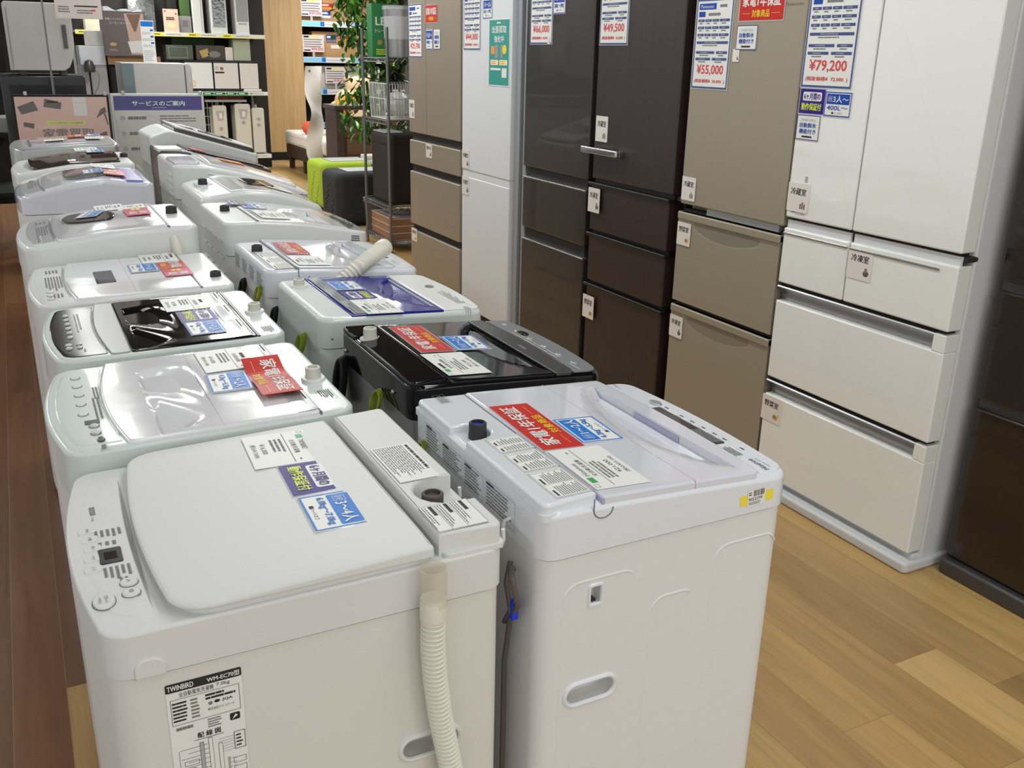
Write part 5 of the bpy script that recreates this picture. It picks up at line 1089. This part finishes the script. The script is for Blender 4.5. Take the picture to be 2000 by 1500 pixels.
shelf(1.79, .85, 3.19, RAILY); shelf(1.06, 1.7, 3.18, RAILG); shelf(.23, 1.7, 3.18, RAILW)
b = MB()
for k in range(6): b.tube([(2.3, 13.6, .3 + k * .11), (2.62, 13.6, .3 + k * .11)], .005, SHM, 5)
for k in range(5): b.tube([(2.31 + k * .07, 13.6, .24), (2.31 + k * .07, 13.6, .93)], .005, SHM, 5)
b.build('wire_panel', r, True); r_shelf = r
def box(name, x0, x1, y0, y1, z0, z1, m, label, cat='box', bev=.004, group=None, draw=None):
    b = MB(); b.rbox(x0, x1, y0, y1, z0, z1, m, bev, bev)
    if draw: draw(b, axes(((x0 + x1) / 2, y0 - .001, (z0 + z1) / 2), (1, 0, 0), (0, 0, 1), (0, -1, 0)), x1 - x0, z1 - z0)
    return tag(b.build(name, wn=False), label, cat, group)
MWB = mat('oven_black_trim', (30, 28, 28), .3, coat=.5)
for k, (x0, x1) in enumerate(((2.12, 2.482), (2.486, 2.82), (2.824, 3.085))):
    t = empty('microwave_oven', ((x0 + x1) / 2, 13.7, 1.062), ('white fronted oven at the left end of three on the green railed shelf', 'white fronted oven with a round brown sticker, middle of three on the green railed shelf', 'white fronted oven at the right end of three beside the oak pillar')[k], 'oven', 'ovens on the back shelf')
    MB().rbox(x0, x1, 13.53, 13.93, 1.068, 1.46, MWB, .006, .006).build('case', t, True)
    MB().rbox(x0 + .006, x1 - .012, 13.515, 13.53, 1.105, 1.43, PALE if k else WHITE, .004).build('door', t, True)
    MB().rbox(x0 + .04, x1 - .04, 13.56, 13.9, 1.06, 1.07, MWB).build('foot', t, True, wn=False)
    if k == 1:
        b = MB(); M = axes(((x0 + x1) / 2, 13.5135, 1.27), (1, 0, 0), (0, 0, 1), (0, -1, 0)); b.poly(ellipse(-.06, .09, .022, .022, 14), mat('sticker_brown', (150, 100, 50), .4), 1, M); b.bars(-.15, .07, -.09, .12, 3, INKL, 1, M); b.rect(-.15, .03, -.03, .05, INK, 1, M); b.build('door_sticker', t, True, wn=False)
    if k == 0:
        b = MB(); b.frame(2.2, 1.13, 2.24, 1.2, .006, ORANGE, 1, axes((0, 13.5135, 0), (1, 0, 0), (0, 0, 1), (0, -1, 0))); b.build('door_sticker', t, True, wn=False)
box('toaster_oven', 1.913, 2.25, 13.56, 13.9, 1.462, 1.645, mat('toaster_grey_green', (92, 98, 88), .4, metal=.3), 'grey green toaster oven behind and above the left white fronted oven', 'oven', draw=lambda b, M, w, h: b.frame(-w * .42, -h * .38, w * .3, h * .38, .01, mat('toaster_trim', (126, 132, 122), .4), 1, M))
MB().rbox(1.9, 2.26, 13.6, 13.9, 1.06, 1.462, MWB).build('dark_riser', r, True, wn=False)
box('grill_carton', 2.29, 2.66, 13.56, 13.86, 1.462, 1.648, mat('carton_dark_print', (72, 66, 60), .5), 'carton printed with a table grill, on top of the white fronted ovens', draw=lambda b, M, w, h: (b.poly([(-w * .4, h * .1), (-w * .1, h * .3), (-w * .05, -h * .2), (-w * .3, -h * .35)], mat('print_straw', (178, 152, 96), .5), 1, M), b.poly(ellipse(w * .12, -h * .1, w * .22, h * .22, 14), INKG, 1, M)))
box('pale_carton', 2.665, 2.765, 13.56, 13.86, 1.462, 1.63, PALE, 'small pale carton between the grill carton and the tall greenish box')
box('tall_carton', 2.775, 2.995, 13.56, 13.86, 1.462, 1.735, mat('carton_pale_green', (168, 176, 152), .6), 'tall greenish white box on top of the right white fronted oven')
box('green_carton', 2.05, 2.6, 13.93, 13.97, 1.462, 1.74, mat('panel_green', (88, 122, 76), .6), 'dull green box standing at the back of the shelf under the yellow rail')
HW = mat('appliance_white', (226, 226, 222), .4)
for k, (x0, x1, lab) in enumerate(((2.28, 2.42, 'plain white tower heater on the yellow railed shelf'), (2.51, 2.72, 'white heater with a reflective grille on the yellow railed shelf'), (2.835, 3.005, 'white and grey tower appliance at the right end of the yellow railed shelf'))):
    t = empty('tower_appliance', ((x0 + x1) / 2, 13.7, 1.79), lab, 'heater', 'white tower appliances on the yellow railed shelf')
    MB().rbox(x0, x1, 13.56, 13.86, 1.795, 2.36, HW, .012, .01).build('body', t, True); MB().rbox(x0 - .005, x1 + .005, 13.55, 13.87, 1.79, 1.805, HW, .006).build('base', t, True)
    if k == 1:
        b = MB(); b.rbox(x0 + .025, x1 - .025, 13.553, 13.562, 1.88, 2.33, mat('reflector', (190, 190, 188), .12, metal=1, bump=1., bscale=28)); b.build('grille', t, True, wn=False)
    if k == 2:
        MB().rbox(x0 + .008, x1 - .008, 13.553, 13.562, 1.96, 2.3, GW2, .003).build('grille', t, True); MB().rbox(x0 + .03, x1 - .03, 13.556, 13.562, 1.925, 1.932, GREYP).build('slot', t, True, wn=False)
    if k == 0: MB().rbox(x1 - .03, x1 - .026, 13.557, 13.562, 1.82, 2.3, GREYP).build('seam', t, True, wn=False)
box('promotion_card', 1.906, 2.092, 13.5, 13.504, 1.796, 2.076, mat('card_salmon', (238, 206, 182), .4), 'salmon pink promotion card standing on the yellow railed shelf', 'sign', 0, draw=lambda b, M, w, h: (b.bars(-w * .3, h * .02, w * .35, h * .16, 2, INK, 1, M, .7), b.poly(ellipse(0, -h * .2, w * .3, h * .12, 16), CREAM, 1, M), b.poly(ellipse(-w * .35, h * .4, .012, .01), PRICE, 1, M), b.poly(ellipse(w * .35, h * .3, .012, .01), PRICE, 1, M)))
box('grey_box', 2.1, 2.26, 13.56, 13.86, 1.792, 2.0, mat('box_grey', (150, 148, 144), .5), 'grey box behind the salmon promotion card', draw=lambda b, M, w, h: b.rect(-.03, -.03, .04, .05, GREYP, 1, M))
box('green_box', 2.135, 2.255, 13.57, 13.86, 2.002, 2.3, mat('box_green', (76, 112, 60), .5), 'green box on top of the grey box on the yellow railed shelf')
box('dark_box', 1.985, 2.1, 13.6, 13.86, 1.792, 2.3, SHB, 'dark box just left of the grey and green boxes on the yellow railed shelf')
box('silver_heater', 1.5, 1.82, 13.56, 13.86, 1.792, 2.35, mat('reflector2', (186, 188, 186), .15, metal=.9, bump=1., bscale=22), 'wide silvery heater at the left part of the yellow railed shelf', 'heater')
box('cream_box', .98, 1.2, 13.56, 13.86, 1.792, 1.93, mat('box_cream', (226, 218, 190), .5), 'cream box at the far left of the yellow railed shelf')
box('brown_box', 1.21, 1.29, 13.56, 13.86, 1.792, 1.95, mat('carton_brown', (160, 124, 84), .8), 'small brown carton beside the cream box on the yellow railed shelf')
RB = mat('radiator_beige', (206, 202, 190), .45)
for k, (x0, x1, z1, lab) in enumerate(((2.44, 2.625, .885, 'oil radiator with a round dial, partly behind the slanted washer lid'), (2.735, 2.945, .905, 'middle oil radiator with a yellowed top'), (2.965, 3.13, .85, 'right oil radiator with two round dials beside the oak pillar'))):
    t = empty('oil_radiator', ((x0 + x1) / 2, 13.8, .23), lab, 'heater', 'oil radiators on the bottom shelf')
    b = MB()
    for j in range(5): b.rbox(x0 + .012, x1 - .012, 13.66 + j * .055, 13.69 + j * .055, .26, z1 - .03, RB, .012, .012)
    b.build('fins', t, True)
    b = MB(); M = axes(((x0 + x1) / 2, 13.62, .25), (1, 0, 0), (0, 0, 1), (0, -1, 0)); w = (x1 - x0) / 2; H = z1 - .25
    b.prism([(-w, 0), (w, 0), (w, H - .03)] + arc(w - .03, H - .03, .03, 0, math.pi / 2, 4)[1:] + arc(-w + .03, H - .03, .03, math.pi / 2, math.pi, 4), -.03, .06, RB, .012, 3, M=M); b.build('control_box', t, True)
    b = MB(); M = axes(((x0 + x1) / 2, 13.559, z1), (1, 0, 0), (0, 0, 1), (0, -1, 0))
    if k < 2: b.poly([(-w * .55, -.07), (w * .65, -.07), (w * .4, -.2), (-w * .35, -.2)], INKL, 1, M); b.rect(-w * .1, -.17, w * .3, -.1, TAGG, 2, M)
    b.build('control_plate', t, True, wn=False) if b.v else None
    for zc in ((-.3,) if k == 0 else (-.24,) if k == 1 else (-.14, -.22)): MB().lathe([(.022, 0), (.02, .012), (.0, .014)], GW2, (0, 0, 0), 12, M=axes(((x0 + x1) / 2, 13.56, z1 + zc), (1, 0, 0), (0, 0, 1), (0, -1, 0))).build('dial', t, True)
    MB().rbox(x0 + .02, x1 - .02, 13.6, 13.95, .23, .262, RB, .006).build('base', t, True)
    b = MB(); b.tube([((x0 + x1) / 2, 13.66, z1 - .01), ((x0 + x1) / 2, 13.68, z1 + .035), ((x0 + x1) / 2, 13.78, z1 + .035), ((x0 + x1) / 2, 13.8, z1 - .02)], .01, RB, 6); b.build('carry_handle', t, True)
MB().rbox(2.35, 2.9, 13.55, 13.95, .93, .96, SHM).build('tray', r_shelf, True, wn=False)
for x in (2.36, 2.88): MB().rbox(x, x + .012, 13.9, 13.93, .23, .93, SHM).build('tray_support', r_shelf, True, wn=False)
box('red_box', 2.5, 2.86, 13.56, 13.8, .962, 1.02, mat('box_maroon', (84, 24, 26), .4), 'flat maroon box on the tray above the oil radiators')
box('parcel', 2.86, 3.1, 13.48, 13.511, 1.062, 1.1, PALE, 'crumpled clear parcel at the right end of the green railed shelf', 'bag', .01)

# ------------------------------------------------------------------ dark shelving at the far left
r = empty('dark_shelving', (-.5, 8.9, 0), 'dark metal shelving at the far left edge behind the black refrigerator', 'shelf')
for x in (-1.2, .0):
    for y in (8.35, 9.2): MB().rbox(x - .02, x + .02, y - .02, y + .02, 0, 2.6, BLACKM).build('post', r, True, wn=False)
for z in (.5, .95, 1.4, 1.85): MB().rbox(-1.2, .0, 8.35, 9.2, z - .03, z, BLACKM).build('shelf_board', r, True, wn=False)
MB().rbox(-1.2, 0, 9.2, 9.22, .3, 2.6, SHB).build('back_panel', r, True, wn=False)
box('grey_case', -.32, .01, 8.4, 8.8, 1.402, 1.62, DKGREY, 'dark grey case on the dark shelving at the far left edge'); box('white_case', -.3, -.03, 8.4, 8.8, .952, 1.06, GW2, 'pale case on the lower board of the dark shelving at the far left edge')

# ------------------------------------------------------------------ boxed televisions past the pillar
BLR = mat('price_rail_blue', (140, 206, 240), .3)
r = empty('television_shelf', (5.2, 16.8, 0), 'tall shelf with pale blue price rails right of the oak pillar', 'shelf')
MB().rbox(4.2, 6.4, 17.05, 17.1, 0, 2.8, SHB).build('back_panel', r, True, wn=False)
for x in (4.25, 6.3): MB().rbox(x, x + .04, 16.5, 17.05, 0, 2.8, SHB).build('upright', r, True, wn=False)
for z in (2.09, 1.52, 1.0, .45):
    MB().rbox(4.25, 6.34, 16.5, 17.05, z - .03, z, SHB).build('shelf_board', r, True, wn=False)
    b = MB(); b.rbox(4.25, 6.34, 16.485, 16.5, z - .09, z + .002, COOL); M = axes((4.5, 16.484, z - .045), (1, 0, 0), (0, 0, 1), (0, -1, 0))
    for u in (0, .9): b.rect(u, -.035, u + .34, .04, BLR, 1, M); b.rect(u + .34, -.035, u + .41, .04, BLUE, 1, M); b.bars(u + .43, -.01, u + .8, .0, 1, BLUEF, 1, M)
    b.build('price_rail', r, True, wn=False)
CART = mat('carton_tan', (188, 150, 106), .8)
def cart(x0, x1, z0, z1, lab, m=CART):
    box('television_carton', x0, x1, 16.6, 16.95, z0, z1, m, lab, 'box', .004, 'boxed goods on the blue railed shelf', lambda b, M, w, h: (b.bars(-w * .1, h * .2, w * .1, h * .32, 1, INK, 1, M, .6), b.bars(w * .28, h * .2, w * .42, h * .3, 1, INK, 1, M, .6)))
cart(4.45, 5.9, 2.092, 2.6, 'large brown carton on the top blue railed shelf'); cart(4.72, 5.9, 1.522, 1.93, 'brown carton on the middle blue railed shelf behind the ivy'); cart(4.75, 5.9, 1.002, 1.38, 'grey white carton on the lower blue railed shelf', mat('carton_grey', (196, 194, 190), .7))
def tvcard(price, stem, w=.37, h=.27):
    b = MB(); b.rbox(-w / 2, w / 2, -h / 2, h / 2, -.002, .0002, mat('card_lilac', (214, 208, 214), .4)); b.rect(-w * .15, h * .33, w * .25, h * .46, mat('card_straw', (220, 214, 130), .5), 1, I4); b.rect(-w * .44, h * .34, -w * .2, h * .45, INK, 1, I4)
    b.rbox(-.02, .02, -h / 2 - stem, -h / 2 + .02, -.004, -.002, FILM)
    for k in range(4): b.rect(-w * .44, h * .2 - k * h * .14, w * (.4 - .06 * (k % 2)), h * .26 - k * h * .14, GREYP, 1, I4)
    b.rect(-w * .44, -h * .43, -w * .14, -h * .36, INK, 1, I4); b.text(price, -w * .1, -h * .42, w * .44, -h * .24, PRICE, 2, I4, .02)
    return b
for x, z, zs_, p, lab in ((4.705, 2.3, 2.0905, '¥49,500', 'lilac price card on the top blue railed shelf'), (4.715, 1.735, 1.5205, '¥44,000', 'lilac price card on the middle blue railed shelf'), (5.085, 1.23, 1.0005, '¥58,000', 'lilac price card on the lower blue railed shelf')):
    put('price_card', (tvcard, p, round(z - .135 - zs_, 3)), axes((x, 16.52, z), (1, 0, 0), (0, 0, 1), (0, -1, 0)), lab, 'price card')
def stick(w, h, m1, m2):
    b = MB(); b.rbox(-w / 2, w / 2, -h / 2, h / 2, -.001, .0002, m1); b.rect(-w * .48, -h * .46, w * .48, -h * .1, m2, 1, I4); b.bars(-w * .4, h * .05, w * .4, h * .35, 1, PAPER, 1, I4, .9); return b
for x, z, a, lab in ((4.98, 2.33, (stick, .22, .1, RED, ORANGE), 'red and orange sticker on the top brown carton'), (4.97, 2.2, (stick, .18, .12, BLUEF, PAPER), 'blue and white sticker below the red one on the top brown carton'), (5.05, 1.82, (stick, .18, .13, BLUEF, GREYP), 'blue and grey sticker on the middle brown carton'), (5.25, 1.83, (stick, .17, .09, RED, ORANGE), 'red and orange sticker on the middle brown carton'), (5.12, 1.69, (stick, .16, .06, PAPER, PAPER), 'white slip low on the middle brown carton')):
    put('carton_sticker', a, axes((x, 16.596, z), (1, 0, 0), (0, 0, 1), (0, -1, 0)), lab, 'sign')

# ------------------------------------------------------------------ furniture corner
b = MB(); WV = mat('divider_white', (226, 222, 214), .5); nz = 64; prev = None; rows = []
for i in range(nz + 1):
    z = 1.43 * i / nz; ph = 2 * math.pi * z / .72; cx = 3.36 + .02 * math.sin(ph + .6); a = .6 * math.sin(ph); row = []
    for j in range(9):
        u = (j / 8 - .5) * .2; row.append((cx + u * math.cos(a), 11.85 + u * math.sin(a) + .03 * math.sin(ph * .5), z))
    rows.append(row)
ring = []
for row in rows:
    back = [(x + .004, y + .012, z) for x, y, z in row[::-1]]; ring.append(row + back)
b.rings(ring, WV)
r = empty('wavy_panel', (3.36, 11.85, 0), 'white wavy twisted upright panel in front of the bed', 'display panel'); b.build('ribbon', r, True, sharp=60)
MB().lathe([(.13, 0), (.13, .008), (.02, .012)], WV, (3.36, 11.86, 0), 20).build('base', r, True)
b = MB(); M = axes((3.30, 11.79, 1.375), (1, 0, 0), (0, 0, 1), (0, -1, 0)); b.lathe([(.014, 0), (.014, .006)], GALV, (0, 0, 0), 12, M=M); b.build('eyelet', r, True)
r = empty('bed', (4.1, 13, 0), 'single bed with quilted white mattress on a dark brown frame', 'bed')
MT = mat('mattress_ticking', (224, 216, 206), .8, bump=1., bscale=45)
b = MB(); b.rbox(3.5, 4.6, 11.97, 14.0, .335, .525, MT, .06, .05); o = b.build('mattress', r, True)
b = MB(); b.tube([(3.502, 12.03, .475), (3.502, 13.94, .475)], .008, WHITE, 6); b.tube([(3.502, 12.03, .385), (3.502, 13.94, .385)], .008, WHITE, 6); b.build('piping', o, True)
BF = mat('bed_frame_brown', (62, 48, 40), .6); MB().rbox(3.52, 4.58, 11.99, 13.98, .16, .335, BF, .01, .006).build('frame', r, True)
for x, y in ((3.56, 13.85), (3.56, 13.1), (3.56, 12.1), (4.5, 13.85), (4.5, 12.1)): MB().rbox(x - .03, x + .03, y - .04, y + .04, 0, .17, BF).build('leg', r, True, wn=False)
PLB = mat('plush_cream', (226, 202, 160), .95, bump=1., bscale=160)
r = empty('plush_toy', (4.2, 12.9, .525), 'large cream plush toy with an orange scarf sitting on the bed', 'plush toy')
b = MB(); b.sphere((4.15, 12.95, .775), (.32, .3, .248), PLB, 20, 12); b.sphere((4.3, 12.95, 1.13), (.19, .19, .17), PLB, 18, 10); b.sphere((4.2, 12.95, .97), (.24, .22, .18), PLB, 18, 10); b.sphere((3.96, 12.85, .638), (.14, .13, .11), PLB, 14, 8)
for s_ in (-1, 1): b.sphere((4.3 + s_ * .15, 12.97, 1.26), (.05, .04, .05), PLB, 10, 6)
b.build('body', r, True)
b = MB(); b.tube([(4.25, 12.72, 1.02), (4.08, 12.68, .98), (3.93, 12.66, .9), (3.83, 12.66, .79), (3.8, 12.68, .68)], lambda i: (.07, .1, .09, .075, .04)[i], mat('plush_orange', (230, 152, 40), .9), 10); b.build('scarf', r, True)
r = empty('plush_ball', (3.66, 13.1, .53), 'small coral red and beige plush roll on the mattress corner', 'plush toy')
MB().sphere((3.62, 13.1, .61), (.09, .1, .09), mat('plush_coral', (226, 90, 62), .9), 16, 10).build('body', r, True); MB().sphere((3.72, 13.06, .6), (.06, .1, .085), PLB, 14, 8).build('cap', r, True)
DW = wood('dark_oak', (52, 38, 34), (66, 50, 44), (20, 20, 2), .5); BW = wood('brown_walnut', (92, 64, 44), (120, 86, 60), (2, 2, 18), .5)
r = empty('side_desk', (3.9, 11.5, 0), 'dark brown desk with thick legs beyond the ivy', 'table'); MB().rbox(3.42, 4.4, 11.2, 11.7, .95, 1.0, DW, .004, .004).build('table_top', r, True)
MB().rbox(3.44, 3.53, 11.22, 11.68, 0, .95, DW).build('leg', r, True, wn=False); MB().rbox(4.3, 4.39, 11.22, 11.68, 0, .95, DW).build('leg', r, True, wn=False)
r = empty('chest', (3.8, 11.45, 0), 'walnut chest of drawers standing under the dark brown desk', 'chest'); MB().rbox(3.56, 4.25, 11.3, 11.66, 0, .85, BW, .003).build('body', r, True)
for z in (.02, .22, .42, .62): MB().rbox(3.575, 4.235, 11.285, 11.3, z, z + .19, BW, .003, .003).build('drawer', r, True)
MB().rbox(3.575, 3.6, 11.28, 11.286, .78, .83, PAPER).build('tag', r, True, wn=False)
box('low_stool', 3.6, 4.0, 10.8, 11.1, 0, .34, DW, 'low dark block under the white wrapped packages', 'stool')
box('wrapped_package', 3.62, 3.9, 10.85, 11.05, .342, .4, COOL, 'lower of two white wrapped packages by the walnut chest', 'box', .012); box('wrapped_package', 3.66, 3.9, 10.86, 11.04, .402, .455, PALE, 'upper of two white wrapped packages by the walnut chest', 'box', .012)
def pouf(x0, x1, y0, y1, h, m, lab, tagc):
    r = empty('pouf', ((x0 + x1) / 2, (y0 + y1) / 2, 0), lab, 'stool'); b = MB(); b.rbox(x0, x1, y0, y1, .02, h, m, .09, .06, 5); o = b.build('cover', r, True)
    b = MB()
    for k in range(6):
        z = .08 + k * .06; b.tube([(x0 - .001, y0 + .1 + .3 * t, z + .03 * math.sin(t * 9 + k)) for t in np.linspace(0, 1, 9)], .003, m, 5); b.tube([(x0 + .1 + (x1 - x0 - .2) * t, y0 - .001, z + .03 * math.sin(t * 9 + k)) for t in np.linspace(0, 1, 9)], .003, m, 5)
    b.build('quilting', o, True); MB().rbox(x0 + .15, x1 - .02, y0 + .12, y1 - .12, h - .001, h + .006, tagc, .003, .002).build('price_slip', r, True); MB().rbox(x0 + .05, x1 - .05, y0 + .05, y1 - .05, 0, .03, BLACKM).build('base', r, True, wn=False)
pouf(2.80, 3.38, 9.75, 10.35, .5, mat('quilt_lime', (160, 184, 50), .85, bump=.6, bscale=120), 'lime green quilted cube stool behind the black one', GW2)
pouf(2.66, 3.2, 8.75, 9.3, .51, mat('quilt_black', (44, 44, 46), .85, bump=.6, bscale=120), 'black quilted cube stool in front of the lime green one', GW2)
# ------------------------------------------------------------------ chrome wire rack and what stands on it
r = empty('wire_rack', (2.92, 7.7, 0), 'chrome wire rack standing next to the champagne refrigerator', 'shelf')
X0, X1, Y0, Y1 = 2.7, 3.12, 7.4, 8.0
for x, y in ((X0, Y0), (X0, Y1), (X1, Y0), (X1, Y1)):
    MB().lathe([(.014, 0), (.016, .01), (.0125, .02), (.0125, 1.775), (.011, 1.785)], GALV, (x, y, 0), 12).build('post', r, True)
for z in (1.556, 1.075, .385, .1):
    b = MB()
    for dz in (0, -.03):
        b.tube([(X0, Y0, z + dz), (X1, Y0, z + dz), (X1, Y1, z + dz), (X0, Y1, z + dz)], .004, GALV, 6, True)
    def zig(p, q, n):
        p, q = Vector(p), Vector(q); b.tube([tuple(p.lerp(q, i / n) + Vector((0, 0, 0 if i % 2 else -.03))) for i in range(n + 1)], .0028, GALV, 5)
    zig((X0, Y0, z), (X1, Y0, z), 14); zig((X0, Y1, z), (X1, Y1, z), 14); zig((X0, Y0, z), (X0, Y1, z), 20); zig((X1, Y0, z), (X1, Y1, z), 20)
    for k in range(1, 20): b.tube([(X0, Y0 + .6 * k / 20, z), (X1, Y0 + .6 * k / 20, z)], .0022, GALV, 5)
    for x, y in ((X0, Y0), (X0, Y1), (X1, Y0), (X1, Y1)): b.lathe([(.017, -.035), (.019, .01)], GALV, (x, y, z), 12)
    b.build('wire_shelf', r, True)
ZT = 1.5605
r = empty('dust_bin', (2.905, 7.62, ZT), 'brushed steel dust bin on the top shelf of the wire rack', 'bin')
MB().lathe([(.125, 0), (.13, .004), (.148, .36), (.15, .362)], STEEL, (2.905, 7.62, ZT), 36).build('bucket', r, True); MB().lathe([(.152, .36), (.152, .385), (.145, .392), (.13, .392)], SILV, (2.905, 7.62, ZT), 36).build('rim', r, True)
b = MB(); b.lathe([(.139, .14), (.1475, .31)], FILM, (2.905, 7.62, ZT), 36, cap0=False, cap1=False); b.build('paper_band', r, True)
GB = mat('carton_green', (44, 118, 66), .5)
box('lamp_carton', 2.73, 2.96, 7.83, 7.96, ZT, 1.975, GB, 'green carton with white lettering behind the steel dust bin', 'box', .002, None, lambda b, M, w, h: (b.text('LED', -w * .36, h * .1, w * .3, h * .25, PAPER, 1, M, .02), b.text('トレーニング', -w * .38, -h * .04, w * .4, h * .04, PAPER, 1, M), b.poly(ellipse(-w * .22, -h * .22, w * .1, h * .05, 12), mat('print_gold', (168, 138, 60), .5), 1, M), b.bars(-w * .36, -h * .46, w * .1, -h * .34, 3, LIME, 1, M)))
r = empty('wire_basket', (2.91, 7.7, 1.0795), 'white wire basket on the middle shelf of the wire rack', 'basket')
WB = mat('basket_white', (206, 206, 202), .45); b = MB(); z0, z1 = 1.083, 1.36
for k in range(15): b.tube([(2.735 + .025 * k, 7.45, z1), (2.74 + .0243 * k, 7.47, z0), (2.74 + .0243 * k, 7.92, z0), (2.735 + .025 * k, 7.94, z1)], .0025, WB, 5)
for k in range(18): b.tube([(2.72, 7.46 + .0275 * k, z1), (2.735, 7.47 + .0265 * k, z0), (3.085, 7.47 + .0265 * k, z0), (3.1, 7.46 + .0275 * k, z1)], .0025, WB, 5)
for z, e in ((z1, 0), (1.24, .007), (z0, .015)): b.tube([(2.72 + e, 7.45 + e, z), (3.1 - e, 7.45 + e, z), (3.1 - e, 7.94 - e, z), (2.72 + e, 7.94 - e, z)], .0035, WB, 6, True)
b.build('basket', r, True)
b = MB(); cl = mat('clear_bag', (206, 206, 204), .15, alpha=.6); b.sphere((2.86, 7.62, 1.2), (.1, .13, .1), cl, 9, 6); b.sphere((2.96, 7.78, 1.19), (.1, .12, .095), cl, 8, 5)
tag(b.build('clear_bag', wn=False, sharp=10), 'crumpled clear bag lying in the white wire basket', 'bag')
r = empty('dark_bag', (2.92, 7.7, .39), 'dark brown fabric storage cube on the lower shelf of the wire rack', 'bag')
BG = mat('fabric_dark_brown', (40, 32, 28), .9, bump=.5, bscale=150); b = MB(); b.rbox(2.73, 3.1, 7.46, 7.94, .391, .93, BG, .04, .035, 4); b.build('body', r, True)
b = MB(); b.rbox(2.725, 3.105, 7.455, 7.945, .86, .965, BG, .045, .03, 4); b.build('lid', r, True); MB().rbox(2.74, 2.9, 7.6, 7.9, .966, .978, COOL, .01, .005).build('price_slip', r, True)
PW = wood('planter_wood', (132, 92, 66), (160, 118, 86), (4, 4, 30), .6)
for k, (z0, z1, lab) in enumerate(((.1045, .165, 'wrapped wooden crate at the bottom of the wire rack, lowest of the stack'), (.166, .225, 'middle wrapped wooden crate at the bottom of the wire rack'), (.226, .285, 'topmost wrapped wooden crate at the bottom of the wire rack'))):
    r = empty('wooden_crate', (2.91, 7.7, z0), lab, 'crate', 'stacked wooden crates on the wire rack'); b = MB()
    b.rbox(2.73, 3.09, 7.44, 7.458, z0, z1, PW); b.rbox(2.73, 3.09, 7.942, 7.96, z0, z1, PW); b.rbox(2.73, 2.748, 7.458, 7.942, z0, z1, PW); b.rbox(3.072, 3.09, 7.458, 7.942, z0, z1, PW); b.rbox(2.748, 3.072, 7.458, 7.942, z0, z0 + .01, PW); b.build('frame', r, True, wn=False)
    MB().rbox(2.726, 3.094, 7.436, 7.964, z1 - .012, z1 - .001, FILM, .004).build('film', r, True)
b = MB(); b.sphere((3.03, 7.53, .32), (.06, .08, .034), cl, 8, 5); b.sphere((2.9, 7.66, .307), (.1, .12, .02), cl, 9, 4)
tag(b.build('film_bundle', wn=False, sharp=10), 'crumpled clear film on top of the wooden crates', 'bag')
# ivy like tree behind the rack
r = empty('potted_tree', (2.95, 8.36, 0), 'green leafy potted tree behind the wire rack', 'plant')
MB().lathe([(.12, 0), (.15, .3), (.16, .3), (.16, .33), (.13, .33), (.12, .28)], DKGREY, (2.95, 8.36, 0), 20).build('pot', r, True); MB().lathe([(.125, .27), (.0, .29)], BLACKM, (2.95, 8.36, 0), 14).build('soil', r, True)
b = MB(); BK = mat('bark', (92, 76, 56), .9); b.tube([(2.95, 8.36, .28), (2.93, 8.36, .9), (2.9, 8.36, 1.5), (2.92, 8.36, 2.2)], lambda i: (.025, .02, .016, .01)[i], BK)
rnd = random.Random(3); tips = []
for z in np.linspace(.95, 2.2, 16):
    for k in range(3):
        a = rnd.uniform(0, 2 * math.pi); R = rnd.uniform(.1, .32); p = (2.92 + R * math.cos(a), 8.36 + R * .7 * math.sin(a), z - rnd.uniform(-.02, .16)); b.tube([(2.92, 8.36, z), ((2.92 + p[0]) / 2, (8.36 + p[1]) / 2, z + .03), p], .004, BK, 4); tips.append(p)
b.build('trunk', r, True)
LG = [mat('leaf_dark', (34, 76, 28), .4, coat=.3), mat('leaf_mid', (60, 116, 36), .4, coat=.3), mat('leaf_light', (112, 166, 54), .4, coat=.3)]
b = MB()
def leaf(p, L, W, a, tilt, m):
    M = Matrix.Translation(p) @ Matrix.Rotation(a, 4, 'Z') @ Matrix.Rotation(tilt, 4, 'Y')
    b.add([(0, 0, 0), (L * .3, W * .45, .006), (L * .7, W * .4, .002), (L, 0, -.012), (L * .7, -W * .4, .002), (L * .3, -W * .45, .006), (L * .5, 0, -.006)], [(0, 6, 1), (1, 6, 2), (2, 6, 3), (3, 6, 4), (4, 6, 5), (5, 6, 0)], m, M)
for p in tips:
    for k in range(17):
        q = (min(max(p[0] + rnd.gauss(0, .07), 2.6), 3.3), p[1] + rnd.gauss(0, .06), p[2] + rnd.gauss(0, .06)); leaf(q, rnd.uniform(.06, .1), rnd.uniform(.035, .055), rnd.uniform(0, 6.3), rnd.uniform(.2, 1.4), LG[rnd.choice((0, 0, 1, 1, 1, 2))])
b.build('foliage', r, True, wn=False)
